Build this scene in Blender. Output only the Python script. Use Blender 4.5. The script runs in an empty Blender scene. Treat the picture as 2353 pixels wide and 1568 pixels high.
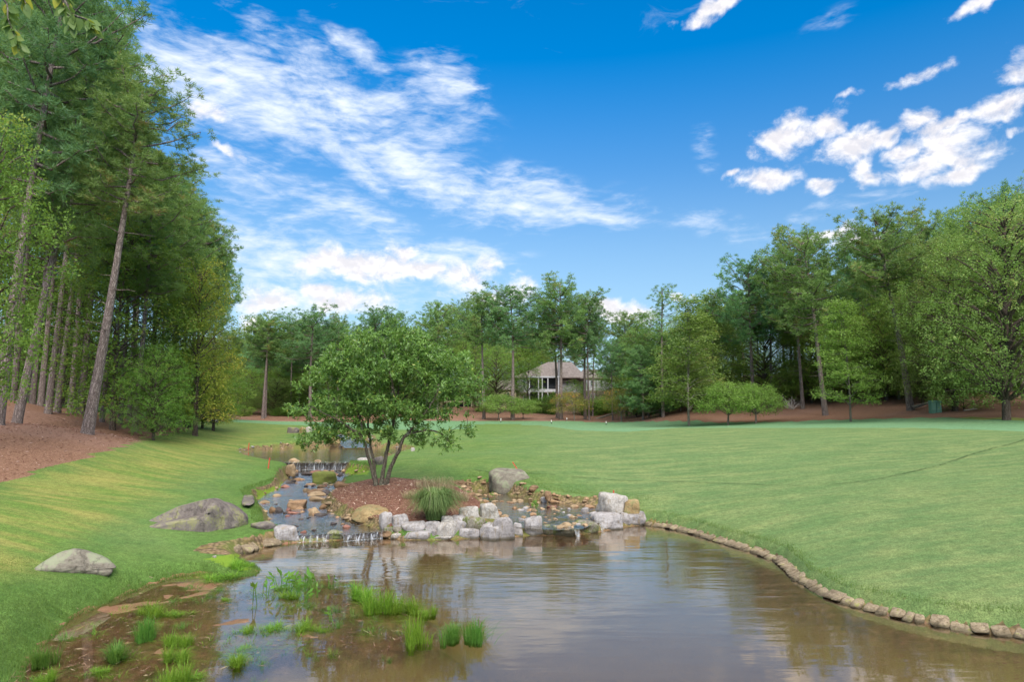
import bpy, bmesh, math, random
import numpy as np
from mathutils import Vector, Matrix, noise as mnoise

scene = bpy.context.scene
COL = scene.collection
R = math.radians

# ---------------------------------------------------------------- camera
F = 1568.7            # focal length in units of a 2353-wide frame
CAMH = 4.2
PITCH = math.atan((930 - 784) / F)
cp, sp = math.cos(PITCH), math.sin(PITCH)
cam_data = bpy.data.cameras.new("camera")
cam = bpy.data.objects.new("camera", cam_data)
COL.objects.link(cam)
cam_data.lens = 24.0
cam_data.sensor_width = 36.0
cam_data.clip_start = 0.1
cam_data.clip_end = 3000
cam.location = (0, 0, CAMH)
cam.rotation_euler = (R(90) + PITCH, 0, 0)
scene.camera = cam


def ray(px, py):
    u, v = px - 1176.5, 784 - py
    return np.array([u, F * cp - v * sp, F * sp + v * cp])


def PZ(px, py, z):
    d = ray(px, py)
    t = (z - CAMH) / d[2]
    return np.array([d[0] * t, d[1] * t, z])


def PY(px, py, Y):
    d = ray(px, py)
    t = Y / d[1]
    return np.array([d[0] * t, Y, CAMH + d[2] * t])


def PS(px, py, a, b):
    """hit the sloping plane z = a + b*Y"""
    d = ray(px, py)
    t = (a - CAMH) / (d[2] - b * d[1])
    return np.array([d[0] * t, d[1] * t, CAMH + d[2] * t])


def to_px(P):
    P = np.asarray(P, float)
    X, Y, Z = P[..., 0], P[..., 1], P[..., 2] - CAMH
    dz = Y * cp + Z * sp
    up = -Y * sp + Z * cp
    dz = np.where(dz < 0.1, 0.1, dz)
    return 1176.5 + F * X / dz, 784 - F * up / dz


# ---------------------------------------------------------------- node helper
class NT:
    def __init__(s, tree):
        s.t = tree
        s.n = tree.nodes
        s.l = tree.links

    def node(s, typ, **kw):
        n = s.n.new(typ)
        for k, v in kw.items():
            setattr(n, k, v)
        return n

    def set(s, n, name, val):
        sock = n.inputs[name]
        if isinstance(val, bpy.types.NodeSocket):
            s.l.new(val, sock)
        elif val is not None:
            if isinstance(val, (tuple, list)) and sock.type == 'RGBA' and len(val) == 3:
                val = (*val, 1)
            sock.default_value = val

    def math(s, op, a, b=None, c=None, clamp=False):
        n = s.node('ShaderNodeMath', operation=op, use_clamp=clamp)
        s.set(n, 0, a)
        if b is not None: s.set(n, 1, b)
        if c is not None: s.set(n, 2, c)
        return n.outputs[0]

    def vmath(s, op, a, b=None):
        n = s.node('ShaderNodeVectorMath', operation=op)
        s.set(n, 0, a)
        if b is not None: s.set(n, 1, b)
        return n.outputs['Value'] if op in ('LENGTH', 'DOT_PRODUCT') else n.outputs[0]

    def mix(s, f, a, b):
        n = s.node('ShaderNodeMix', data_type='RGBA')
        s.set(n, 0, f)
        for idx, v in ((6, a), (7, b)):
            if isinstance(v, (tuple, list)) and len(v) == 3: v = (*v, 1)
            s.set(n, idx, v)
        return n.outputs[2]

    def mixf(s, f, a, b):
        n = s.node('ShaderNodeMix', data_type='FLOAT')
        s.set(n, 0, f); s.set(n, 2, a); s.set(n, 3, b)
        return n.outputs[0]

    def ss(s, v, lo, hi, a=0.0, b=1.0):
        n = s.node('ShaderNodeMapRange', interpolation_type='SMOOTHSTEP')
        s.set(n, 0, v); s.set(n, 1, lo); s.set(n, 2, hi); s.set(n, 3, a); s.set(n, 4, b)
        return n.outputs[0]

    def noise(s, vec, scale, detail=4, rough=0.55, dist=0.0, out=0):
        n = s.node('ShaderNodeTexNoise')
        s.set(n, 'Vector', vec); s.set(n, 'Scale', scale); s.set(n, 'Detail', detail)
        s.set(n, 'Roughness', rough); s.set(n, 'Distortion', dist)
        return n.outputs[out]

    def map(s, vec, loc=(0, 0, 0), rot=(0, 0, 0), scale=(1, 1, 1), typ='POINT'):
        n = s.node('ShaderNodeMapping', vector_type=typ)
        s.set(n, 'Vector', vec); s.set(n, 'Location', loc) if typ != 'NORMAL' else None
        s.set(n, 'Rotation', rot); s.set(n, 'Scale', scale)
        return n.outputs[0]

    def ramp(s, v, stops):
        n = s.node('ShaderNodeValToRGB')
        s.set(n, 0, v)
        e = n.color_ramp.elements
        while len(e) < len(stops): e.new(0.5)
        for el, (p, c) in zip(e, stops):
            el.position = p; el.color = (*c, 1)
        return n.outputs[0]

    def bump(s, h, strength=0.5, dist=0.02):
        n = s.node('ShaderNodeBump')
        s.set(n, 'Strength', strength); s.set(n, 'Distance', dist); s.set(n, 'Height', h)
        return n.outputs[0]


def new_mat(name):
    m = bpy.data.materials.new(name)
    m.use_nodes = True
    m.node_tree.nodes.clear()
    nt = NT(m.node_tree)
    out = nt.node('ShaderNodeOutputMaterial')
    return m, nt, out


def principled(nt, out, color, rough=0.8, spec=0.3, normal=None, **kw):
    b = nt.node('ShaderNodeBsdfPrincipled')
    nt.set(b, 'Base Color', color); nt.set(b, 'Roughness', rough)
    nt.set(b, 'Specular IOR Level', spec)
    if normal is not None: nt.set(b, 'Normal', normal)
    for k, v in kw.items(): nt.set(b, k, v)
    if out is not None: nt.l.new(b.outputs[0], out.inputs[0])
    return b


# ---------------------------------------------------------------- world: sky and clouds
SUN_EL, SUN_AZ = R(38), R(166)     # azimuth clockwise from +Y: behind, a little to the left
world = bpy.data.worlds.new("World")
scene.world = world
world.use_nodes = True
world.node_tree.nodes.clear()
W = NT(world.node_tree)
wout = W.node('ShaderNodeOutputWorld')
bg = W.node('ShaderNodeBackground')
W.l.new(bg.outputs[0], wout.inputs[0])
bg.inputs[1].default_value = 0.10
sky = W.node('ShaderNodeTexSky', sky_type='NISHITA')
sky.sun_disc = False
sky.sun_elevation = SUN_EL
sky.sun_rotation = SUN_AZ
sky.air_density = 1.0
sky.dust_density = 0.6
sky.ozone_density = 2.2
tc = W.node('ShaderNodeTexCoord')
sep = W.node('ShaderNodeSeparateXYZ')
W.l.new(tc.outputs['Generated'], sep.inputs[0])
az = W.math('MULTIPLY', W.math('ARCTAN2', sep.outputs[0], sep.outputs[1]), 57.2958)
el = W.math('MULTIPLY', W.math('ARCSINE', sep.outputs[2]), 57.2958)
comb = W.node('ShaderNodeCombineXYZ')
W.l.new(az, comb.inputs[0]); W.l.new(el, comb.inputs[1])
dirv = comb.outputs[0]


def azel(px, py):
    d = ray(px, py)
    d = d / np.linalg.norm(d)
    return math.degrees(math.atan2(d[0], d[1])), math.degrees(math.asin(d[2]))


def blobs(vec, lst, gf=1.0):
    """union of soft ellipses: the smallest normalised distance, three at a time in the vector channels"""
    sp_ = W.node('ShaderNodeSeparateXYZ'); W.l.new(vec, sp_.inputs[0])
    XX = W.node('ShaderNodeCombineXYZ'); YY = W.node('ShaderNodeCombineXYZ')
    for i in range(3):
        W.l.new(sp_.outputs[0], XX.inputs[i]); W.l.new(sp_.outputs[1], YY.inputs[i])

    def mad(a, b, c):
        n = W.node('ShaderNodeVectorMath', operation='MULTIPLY_ADD')
        W.set(n, 0, a); W.set(n, 1, b); W.set(n, 2, c)
        return n.outputs[0]
    rows = []
    for bl in lst:
        px, py, rx, ry, ang = bl[:5]; rx *= gf; ry *= gf
        k = bl[5] if len(bl) > 5 else 1.0
        a, e = azel(px, py); a2, _ = azel(px + 10, py); _, e3 = azel(px, py - 10)
        sx, sy = 1.25 * rx * abs(a2 - a) / 10, 1.25 * ry * abs(e3 - e) / 10
        c, s = math.cos(R(ang)), math.sin(R(ang))
        r1 = (c / sx, s / sx, -(c * a + s * e) / sx)
        r2 = (-s / sy, c / sy, (s * a - c * e) / sy)
        rows.append((r1, r2, (1 - k) * .75))
    while len(rows) % 3: rows.append(((0, 0, 9), (0, 0, 9), 0))
    acc = None
    for i in range(0, len(rows), 3):
        g = rows[i:i + 3]
        col_ = lambda j, k: tuple(r[j][k] for r in g)
        A = mad(XX.outputs[0], col_(0, 0), mad(YY.outputs[0], col_(0, 1), col_(0, 2)))
        B = mad(XX.outputs[0], col_(1, 0), mad(YY.outputs[0], col_(1, 1), col_(1, 2)))
        D = mad(A, A, mad(B, B, tuple(r[2] for r in g)))
        acc = D if acc is None else W.vmath('MINIMUM', acc, D)
    o = W.node('ShaderNodeSeparateXYZ'); W.l.new(acc, o.inputs[0])
    m = W.math('MINIMUM', o.outputs[0], W.math('MINIMUM', o.outputs[1], o.outputs[2]))
    return W.ss(W.math('SQRT', m), 1.0, 0.0)


# soft warp of the coordinates
wn = W.noise(dirv, 0.09, 2, 0.5, out=1)
warp = W.vmath('MULTIPLY', W.vmath('SUBTRACT', wn, (0.5, 0.5, 0.5)), (9.0, 6.0, 0))
wv = W.vmath('ADD', dirv, warp)
wn2 = W.noise(dirv, 0.5, 2, 0.6, out=1)
warp2 = W.vmath('MULTIPLY', W.vmath('SUBTRACT', wn2, (0.5, 0.5, 0.5)), (2.4, 1.7, 0))
cv = W.vmath('ADD', dirv, warp2)

# thin streaked high cloud
cirrus = blobs(wv, [
    (470, 140, 330, 120, -12), (800, 215, 360, 120, -12), (1010, 225, 130, 110, -35, .95),
    (860, 110, 100, 42, -20), (600, 250, 330, 120, -25), (760, 340, 230, 70, -38),
    (950, 395, 330, 90, -22), (1160, 450, 300, 85, -8), (1330, 495, 190, 34, -4, .9),
    (620, 450, 230, 110, -25, .8), (800, 520, 260, 70, -15, .85), (640, 590, 280, 95, 0, .95), (1020, 600, 260, 70, 0, .7),
    (700, 680, 330, 110, 0, .75), (1000, 700, 330, 80, 0, .6), (1620, 520, 250, 60, -8, .6), (1900, 490, 320, 34, 5, .5),
    (1610, 330, 60, 140, 5, .38), (1880, 60, 130, 50, 5, .33), (560, 10, 180, 50, -20, .55), (1320, 450, 60, 26, -20, .8)])
sv = W.map(wv, rot=(0, 0, R(17)), scale=(0.35, 1.0, 1))
st = W.noise(sv, 0.32, 6, 0.64, 0.6)
st2 = W.noise(W.map(dirv, rot=(0, 0, R(24)), scale=(0.45, 1.5, 1)), 1.0, 5, 0.6, 0.3)
sn = W.math('ADD', W.math('MULTIPLY', st, 0.58), W.math('MULTIPLY', st2, 0.42))
cden = W.math('ADD', cirrus, W.math('MULTIPLY', W.math('SUBTRACT', sn, 0.5), 3.9))
cden = W.math('MULTIPLY', W.ss(cden, 0.02, 1.6), 0.95)
cden = W.math('MULTIPLY', cden, W.ss(cirrus, 0.0, 0.25))

# puffy low cloud
cum = blobs(cv, [
    (770, 605, 130, 46, 0), (870, 620, 130, 50, 0), (930, 580, 50, 30, 0), (960, 622, 90, 36, 0), (735, 665, 62, 30, 0),
    (800, 690, 130, 34, 0), (650, 690, 80, 32, 0), (570, 690, 70, 60, 0, .8), (1065, 640, 80, 55, 0, .9), (1110, 610, 46, 36, 0, .9),
    (1185, 668, 50, 42, 0), (1130, 690, 80, 26, 0, .9), (1435, 722, 95, 34, 0), (1400, 705, 50, 30, 0), (1565, 685, 50, 14, 0, .8), (580, 745, 40, 20, 0),
    (1800, 312, 85, 52, 15), (1880, 290, 100, 40, 18), (1960, 330, 105, 38, 8), (2040, 315, 55, 30, 20), (2110, 275, 75, 30, 12),
    (1768, 405, 85, 34, -8), (1680, 395, 22, 14, 20, .9), (1880, 425, 50, 22, 15, .95), (1988, 398, 40, 42, 0), (2190, 330, 110, 60, 8), (2150, 375, 160, 42, 6),
    (2200, 400, 110, 26, 8), (2180, 280, 90, 26, 12), (2080, 350, 60, 24, 5, .95), (2300, 245, 110, 36, 6), (2110, 172, 90, 24, 10, .85), (2335, 160, 60, 50, 35, .8),
    (1640, 18, 95, 24, 14), (1595, 45, 36, 20, 25), (2240, 12, 90, 26, 15), (1910, 538, 80, 18, 8), (1960, 556, 100, 22, 4),
    (520, 345, 50, 18, -15, .9), (470, 250, 70, 26, -5, .95), (1940, 218, 40, 12, 15, .7), (2330, 300, 30, 14, 0, .7),
    (-600, 500, 300, 200, 0), (-1500, 700, 300, 300, 0), (3100, 600, 300, 150, 0)], 1.22)
pn = W.noise(W.map(dirv, scale=(1, 1.35, 1)), 0.42, 6, 0.64, 0.25)
pn2 = W.noise(W.map(dirv, scale=(1, 1.35, 1), loc=(0, -0.55, 0)), 0.42, 3, 0.58, 0.25)
pden0 = W.math('ADD', cum, W.math('MULTIPLY', W.math('SUBTRACT', pn, 0.5), 1.9))
pden = W.ss(pden0, 0.20, 1.02)
pden = W.math('MULTIPLY', pden, W.ss(cum, 0.02, 0.2))
shade = W.ss(W.math('ADD', W.math('SUBTRACT', pn2, pn), W.math('MULTIPLY', pden0, 0.12)), -0.02, 0.22)

lift = W.ss(el, 32.0, 6.0)
skyc = W.node('ShaderNodeHueSaturation')
W.set(skyc, 'Color', sky.outputs[0]); W.set(skyc, 'Saturation', W.mixf(lift, 1.52, 1.22)); W.set(skyc, 'Value', W.mixf(lift, 1.18, .78))
base = W.mix(W.math('MULTIPLY', W.ss(el, 20.0, 1.0), 0.62), skyc.outputs[0], (2.3, 3.9, 5.6))
# bright cloud added overhead and behind the camera, above the frame, as fill light
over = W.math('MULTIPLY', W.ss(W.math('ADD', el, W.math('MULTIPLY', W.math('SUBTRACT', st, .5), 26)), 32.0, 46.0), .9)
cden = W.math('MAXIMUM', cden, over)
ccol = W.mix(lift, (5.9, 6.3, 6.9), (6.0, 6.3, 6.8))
ccol = W.mix(W.ss(el, 36.0, 55.0), ccol, (15.5, 15.0, 14.6))  # the added overhead cloud is brightened further to fill the trees
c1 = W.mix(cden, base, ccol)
pcol = W.mix(W.math('MULTIPLY', shade, 0.8), (6.8, 6.6, 6.6), (4.7, 4.6, 4.9))
c2 = W.mix(W.math('MULTIPLY', pden, 0.96), c1, pcol)
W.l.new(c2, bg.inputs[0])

# ---------------------------------------------------------------- sun (soft, through high cloud)
sl = bpy.data.lights.new("sun", 'SUN')
sl.energy = 2.3
sl.angle = R(26)
sl.color = (1.0, 0.94, 0.85)
sun = bpy.data.objects.new("sun", sl)
COL.objects.link(sun)
sdir = Vector((math.sin(SUN_AZ) * math.cos(SUN_EL), math.cos(SUN_AZ) * math.cos(SUN_EL), math.sin(SUN_EL)))
sun.rotation_euler = sdir.to_track_quat('Z', 'Y').to_euler()
sun.location = (0, -30, 60)

scene.view_settings.view_transform = 'Standard'
scene.view_settings.look = 'None'
scene.view_settings.gamma = 1
scene.view_settings.exposure = 0.84
world.cycles.sampling_method = 'NONE'
scene.cycles.max_bounces = 7
scene.cycles.transparent_max_bounces = 12
scene.cycles.diffuse_bounces = 4
scene.cycles.caustics_reflective = False
scene.cycles.caustics_refractive = False


# ---------------------------------------------------------------- object helpers
def tag(o, label=None, cat=None, group=None, kind=None):
    if label: o['label'] = label
    if cat: o['category'] = cat
    if group: o['group'] = group
    if kind: o['kind'] = kind
    return o


def link(name, data, parent=None, mat=None):
    o = bpy.data.objects.new(name, data)
    COL.objects.link(o)
    if parent is not None: o.parent = parent
    if mat is not None and data is not None:
        if not data.materials: data.materials.append(mat)
        else: data.materials[0] = mat
    return o


def empty(name, loc=(0, 0, 0), rz=0.0, **kw):
    o = bpy.data.objects.new(name, None)
    COL.objects.link(o)
    o.empty_display_size = 0.3
    o.location = loc
    o.rotation_euler = (0, 0, rz)
    tag(o, **kw)
    return o


def mesh_np(name, V, Q, smooth=True, attrs=None, mat=None):
    V = np.asarray(V, np.float32).reshape(-1, 3)
    Q = np.asarray(Q, np.int32)
    k = Q.shape[1]
    me = bpy.data.meshes.new(name)
    me.vertices.add(len(V)); me.vertices.foreach_set('co', V.ravel())
    me.loops.add(Q.size); me.loops.foreach_set('vertex_index', Q.ravel())
    me.polygons.add(len(Q))
    me.polygons.foreach_set('loop_start', np.arange(0, Q.size, k, dtype=np.int32))
    me.polygons.foreach_set('use_smooth', np.full(len(Q), bool(smooth)))
    me.update(calc_edges=True)
    for an, av in (attrs or {}).items():
        av = np.asarray(av, np.float32)
        if av.ndim == 1:
            a = me.attributes.new(an, 'FLOAT', 'POINT'); a.data.foreach_set('value', av)
        else:
            a = me.attributes.new(an, 'FLOAT_COLOR', 'POINT')
            full = np.ones((len(av), 4), np.float32); full[:, :av.shape[1]] = av
            a.data.foreach_set('color', full.ravel())
    if mat is not None: me.materials.append(mat)
    return me


def tube(P, rad, sides=8):
    """verts, quads of a tube along P with radii rad"""
    P = np.asarray(P, float); rad = np.asarray(rad, float)
    n = len(P)
    T = np.gradient(P, axis=0)
    T /= np.linalg.norm(T, axis=1)[:, None] + 1e-9
    ref = np.array([0.0, 0, 1]) if abs(T[0, 2]) < 0.8 else np.array([1.0, 0, 0])
    A = np.cross(T, ref); A /= np.linalg.norm(A, axis=1)[:, None] + 1e-9
    B = np.cross(T, A)
    th = np.linspace(0, 2 * math.pi, sides, endpoint=False)
    V = P[:, None] + rad[:, None, None] * (np.cos(th)[None, :, None] * A[:, None] + np.sin(th)[None, :, None] * B[:, None])
    idx = np.arange(n * sides).reshape(n, sides)
    q = np.stack([idx[:-1], np.roll(idx[:-1], -1, 1), np.roll(idx[1:], -1, 1), idx[1:]], -1).reshape(-1, 4)
    return V.reshape(-1, 3), q


class Acc:
    def __init__(s): s.V = []; s.Q = []; s.T = []; s.n = 0

    def add(s, V, Q, tint=0.5):
        s.V.append(V); s.Q.append(Q + s.n); s.n += len(V)
        s.T.append(np.broadcast_to(np.asarray(tint, float), (len(V),)).copy())

    def mesh(s, name, mat, smooth=True):
        return mesh_np(name, np.concatenate(s.V), np.concatenate(s.Q), smooth, {'tint': np.concatenate(s.T)}, mat)


def box_vq(x0, x1, y0, y1, z0, z1):
    V = np.array([[x, y, z] for z in (z0, z1) for y in (y0, y1) for x in (x0, x1)], float)
    Q = np.array([[0, 2, 3, 1], [4, 5, 7, 6], [0, 1, 5, 4], [2, 6, 7, 3], [0, 4, 6, 2], [1, 3, 7, 5]])
    return V, Q


def obj_boxes(name, boxes, mat, parent=None):
    a = Acc()
    for b in boxes: a.add(*box_vq(*b))
    return link(name, a.mesh(name, mat, False), parent)


def catmull(P, n=8):
    P = np.asarray(P, float)
    Pe = np.vstack([2 * P[0] - P[1], P, 2 * P[-1] - P[-2]])
    out = []
    for i in range(1, len(Pe) - 2):
        p0, p1, p2, p3 = Pe[i - 1:i + 3]
        for t in np.linspace(0, 1, n, endpoint=False):
            out.append(0.5 * ((2 * p1) + (-p0 + p2) * t + (2 * p0 - 5 * p1 + 4 * p2 - p3) * t * t + (-p0 + 3 * p1 - 3 * p2 + p3) * t ** 3))
    out.append(P[-1])
    return np.array(out)


def in_poly(x, y, poly):
    inside = np.zeros(x.shape, bool)
    n = len(poly)
    for i in range(n):
        x0, y0 = poly[i][:2]; x1, y1 = poly[(i + 1) % n][:2]
        if y0 == y1: continue
        c = ((y0 > y) != (y1 > y)) & (x < (x1 - x0) * (y - y0) / (y1 - y0) + x0)
        inside ^= c
    return inside


def sdist(x, y, poly):
    """signed distance, positive inside"""
    d2 = np.full(x.shape, 1e18)
    n = len(poly)
    for i in range(n):
        ax, ay = poly[i][:2]; bx, by = poly[(i + 1) % n][:2]
        dx, dy = bx - ax, by - ay
        t = np.clip(((x - ax) * dx + (y - ay) * dy) / (dx * dx + dy * dy + 1e-12), 0, 1)
        d2 = np.minimum(d2, (x - ax - t * dx) ** 2 + (y - ay - t * dy) ** 2)
    d = np.sqrt(d2)
    return np.where(in_poly(x, y, poly), d, -d)


def sstep(t):
    t = np.clip(t, 0, 1)
    return t * t * (3 - 2 * t)


# smooth value noise in numpy
_rng = np.random.default_rng(5)
_tab = _rng.random((256, 256))


def vnoise(x, y, s):
    x = x * s; y = y * s
    xi = np.floor(x).astype(int); yi = np.floor(y).astype(int)
    fx = x - xi; fy = y - yi
    fx = fx * fx * (3 - 2 * fx); fy = fy * fy * (3 - 2 * fy)
    g = lambda a, b: _tab[a % 256, b % 256]
    return (g(xi, yi) * (1 - fx) + g(xi + 1, yi) * fx) * (1 - fy) + (g(xi, yi + 1) * (1 - fx) + g(xi + 1, yi + 1) * fx) * fy


# ---------------------------------------------------------------- terrain
pond_px = [(2353, 1468), (2227, 1454), (2082, 1427), (1998, 1406), (1936, 1389), (1894, 1373), (1853, 1348), (1826, 1336),
           (1807, 1314), (1782, 1292), (1728, 1271), (1645, 1246), (1583, 1227), (1520, 1213), (1479, 1208),
           (1440, 1212), (1400, 1220), (1355, 1228), (1300, 1232), (1230, 1232), (1170, 1236), (1080, 1240), (1000, 1243), (930, 1243), (885, 1238),
           (860, 1236), (790, 1243), (700, 1248), (650, 1252), (620, 1256), (590, 1266), (556, 1276), (551, 1283), (587, 1300), (600, 1312),
           (587, 1323), (531, 1335), (475, 1320), (405, 1328), (335, 1350), (265, 1378), (210, 1404), (168, 1421), (148, 1438), (120, 1468),
           (92, 1491), (67, 1518), (50, 1568)]
pond = [PZ(x, y, 0) for x, y in pond_px]
pond = [p for p in pond]
pl, pr = pond[-1], pond[0]
pond = [np.array([14, 8.6, 0]), np.array([11.2, 11.2, 0])] + pond + [np.array([pl[0] - .6, 8.5, 0]), np.array([-8.5, 5.5, 0]), np.array([-9, 1, 0]), np.array([14, 1, 0])]

SA, SB = 0.19 - 0.36 * 21 / 17, 0.36 / 17       # creek surface z = SA + SB*Y
stream_px = [(655, 1066), (661, 1083), (672, 1090), (655, 1104), (639, 1126), (613, 1137), (589, 1153), (610, 1174), (623, 1198), (626, 1214),
             (650, 1222), (682, 1231), (765, 1227), (800, 1228), (879, 1222), (862, 1214), (818, 1204), (778, 1188), (750, 1173), (738, 1155), (762, 1133),
             (778, 1124), (775, 1114), (837, 1102), (831, 1094), (794, 1089), (786, 1081), (797, 1066)]
stream = [PS(x, y, SA, SB) for x, y in stream_px]
chan_px = [(1077, 1126), (1130, 1128), (1194, 1144), (1245, 1154), (1330, 1160), (1385, 1168), (1397, 1184), (1375, 1200), (1330, 1216), (1290, 1219),
           (1245, 1216), (1190, 1212), (1162, 1194), (1143, 1175), (1115, 1160), (1092, 1143)]
CA, CB = 0.27 - 0.02 * 22, 0.02
chan = [PS(x, y, CA, CB) for x, y in chan_px]
pool_px = [(655, 1063), (720, 1063), (797, 1063), (820, 1058), (866, 1056), (890, 1046), (945, 1036), (911, 1030), (831, 1027), (751, 1027), (671, 1030), (591, 1035),
           (557, 1042), (585, 1051), (618, 1058), (639, 1062)]
pool = [PZ(x, y, 1.0) for x, y in pool_px]
UA, UB = 1.0 - 0.045 * 48, 0.045
ucas_px = [(795, 1029), (850, 1029), (838, 1012), (800, 1004), (775, 994), (750, 986), (722, 988), (745, 1000), (775, 1012)]
ucas = [PS(x, y, UA, UB) for x, y in ucas_px]

ctrl_px = [
    # left foreground lawn
    (0, 1568, .38), (-300, 1568, .6), (60, 1490, .25), (165, 1328, .5), (165, 1400, .25), (330, 1330, .28), (0, 1400, .6), (-300, 1400, .9), (-200, 1250, 1.3), (0, 1250, 1.0),
    (330, 1222, .62), (440, 1222, .55), (545, 1210, .5), (620, 1225, .42), (560, 1255, .3), (450, 1262, .28), (480, 1300, .16), (590, 1165, .55), (605, 1190, .5),
    (600, 1120, .8), (640, 1100, .75), (560, 1140, .75), (450, 1150, .85), (300, 1150, 1.0), (0, 1115, 1.5), (-300, 1115, 2.0), (645, 1062, 1.1), (620, 1072, 1.25),
    (600, 1030, 1.25), (540, 1040, 1.2), (520, 1080, 1.1), (560, 1015, 1.45), (680, 1015, 1.5), (640, 995, 1.75), (700, 1000, 1.75), (600, 976, 1.9), (500, 980, 2.0),
    (200, 1050, 2.0), (200, 990, 2.8), (38, 975, 3.1), (-5, 1000, 2.9), (114, 953, 3.5), (145, 945, 3.7), (300, 1010, 2.2), (310, 990, 2.5), (352, 982, 2.6), (389, 975, 2.6), (430, 985, 2.15), (440, 962, 2.6),
    # upper banks
    (720, 1024, 1.25), (860, 1022, 1.3), (950, 1030, 1.25), (960, 1040, 1.15), (900, 1055, 1.2), (860, 1068, 1.15), (840, 1085, .85), (720, 980, 1.85), (800, 985, 1.9), (900, 1000, 1.7), (1000, 1000, 1.7),
    # island
    (875, 1101, 1.1), (850, 1140, .85), (800, 1170, .55), (780, 1130, .62), (930, 1120, 1.0), (930, 1170, .62), (1000, 1150, .8), (1050, 1150, .7), (1060, 1125, .8), (970, 1110, 1.0), (880, 1200, .42), (1000, 1190, .45), (1080, 1175, .45), (850, 1190, .48),
    # behind the gravel
    (1050, 1108, .85), (1170, 1128, .7), (1130, 1112, .8), (1215, 1090, 1.2), (1180, 1080, 1.25), (1100, 1095, .95), (1250, 1128, .75), (1320, 1138, .65), (1400, 1145, .62), (1430, 1165, .5), (1480, 1180, .42), (1487, 1192, .3),
    # right lawn
    (1541, 1198, .28), (1624, 1222, .27), (1707, 1247, .27), (1790, 1277, .27), (1840, 1304, .27), (1874, 1332, .27), (1978, 1369, .27), (2082, 1402, .27), (2206, 1427, .27), (2353, 1437, .27),
    (2353, 1350, .62), (2353, 1250, 1.0), (2353, 1150, 1.45), (2353, 1050, 2.1), (2353, 990, 2.6), (2700, 1100, 2.0), (2700, 1400, .6), (2700, 1000, 3.0), (2100, 1300, .6), (1900, 1200, .8), (1700, 1170, .72), (1560, 1150, .72),
    (2100, 1180, 1.1), (2000, 1080, 1.6), (1700, 1110, 1.05), (1500, 1110, .95), (1400, 1090, 1.05), (1300, 1060, 1.3), (1500, 1040, 1.55), (1700, 1050, 1.6), (1900, 1010, 2.2), (2100, 1010, 2.3), (1600, 1000, 2.0), (1350, 1010, 1.75), (1100, 1050, 1.35), (1000, 1070, 1.2), (1200, 1010, 1.7), (1120, 990, 1.85), (1400, 985, 2.0), (1700, 985, 2.2), (2000, 985, 2.5),
]
ctrl = [PZ(*c) for c in ctrl_px]
# far control points given as (px, distance, z)
for px, Y, z in [(600, 110, 1.85), (800, 110, 1.8), (950, 112, 1.75), (1100, 112, 1.7), (1300, 112, 1.65), (1450, 100, 1.8), (1450, 115, 1.9), (1600, 85, 1.95), (1750, 75, 2.2), (1900, 70, 2.5), (2100, 62, 2.9), (2353, 55, 3.0), (2700, 50, 3.2),
                 (600, 135, 2.6), (900, 135, 2.9), (1200, 135, 3.2), (1300, 152, 4.4), (1050, 152, 4.0), (1450, 130, 4.2), (1600, 100, 4.0), (1750, 88, 3.7), (1900, 85, 4.2), (2100, 72, 3.9), (2150, 80, 5.0), (2353, 70, 4.6), (2700, 60, 4.6),
                 (1600, 130, 8), (1900, 120, 9), (2200, 110, 9.5), (2500, 100, 9), (1200, 200, 8), (700, 200, 6), (1700, 200, 12), (2300, 200, 14), (500, 90, 2.3), (430, 75, 2.5), (300, 60, 3.2), (100, 48, 4.3), (-100, 45, 4.7), (350, 90, 3.2), (100, 75, 4.8), (-200, 75, 5.6), (200, 120, 4), (-200, 130, 6), (300, 200, 6),
                 (-800, 50, 5.5), (-800, 200, 8), (2900, 200, 14), (1200, 390, 14), (-900, 390, 12), (3200, 390, 18)]:
    ctrl.append(np.array([(px - 1176.5) / F * Y, Y, z]))
for x, y, z in [(-14, 6, 1.0), (-20, 3, 1.6), (-30, 20, 2.6), (20, 6, .8), (30, 3, 1.2), (34, 25, 2.6), (14, 11, .5), (-60, 2, 3), (60, 2, 3), (0, 2, 0), (-120, 60, 8), (140, 60, 8)]:
    ctrl.append(np.array([x, y, z], float))
ctrl = np.array(ctrl)


def tps_fit(C, lam=0.35):
    n = len(C); X = C[:, :2] / 20.0
    d = np.linalg.norm(X[:, None] - X[None], axis=2)
    K = np.where(d > 0, d * d * np.log(d + 1e-12), 0) + lam * 0.02 * np.eye(n)
    Pm = np.hstack([np.ones((n, 1)), X])
    A = np.zeros((n + 3, n + 3)); A[:n, :n] = K; A[:n, n:] = Pm; A[n:, :n] = Pm.T
    return np.linalg.solve(A, np.concatenate([C[:, 2], np.zeros(3)]))


TW = tps_fit(ctrl)


def land(x, y):
    x = np.asarray(x, float); y = np.asarray(y, float)
    X = x / 20.0; Yv = y / 20.0
    z = TW[-3] + TW[-2] * X + TW[-1] * Yv
    for c, w in zip(ctrl, TW[:-3]):
        d2 = (X - c[0] / 20.0) ** 2 + (Yv - c[1] / 20.0) ** 2
        z = z + w * 0.5 * d2 * np.log(d2 + 1e-12)
    return z


marsh_px = [(40, 1580), (60, 1518), (92, 1485), (120, 1462), (168, 1418), (265, 1374), (335, 1346), (405, 1324), (475, 1316), (531, 1333), (590, 1322), (640, 1318), (720, 1325), (800, 1345),
            (960, 1385), (1000, 1420), (1010, 1470), (900, 1500), (700, 1500), (560, 1530), (450, 1580)]
marsh = [PZ(x, y, 0) for x, y in marsh_px] + [np.array([-3.6, 8, 0]), np.array([-6.6, 8, 0])]


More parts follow.
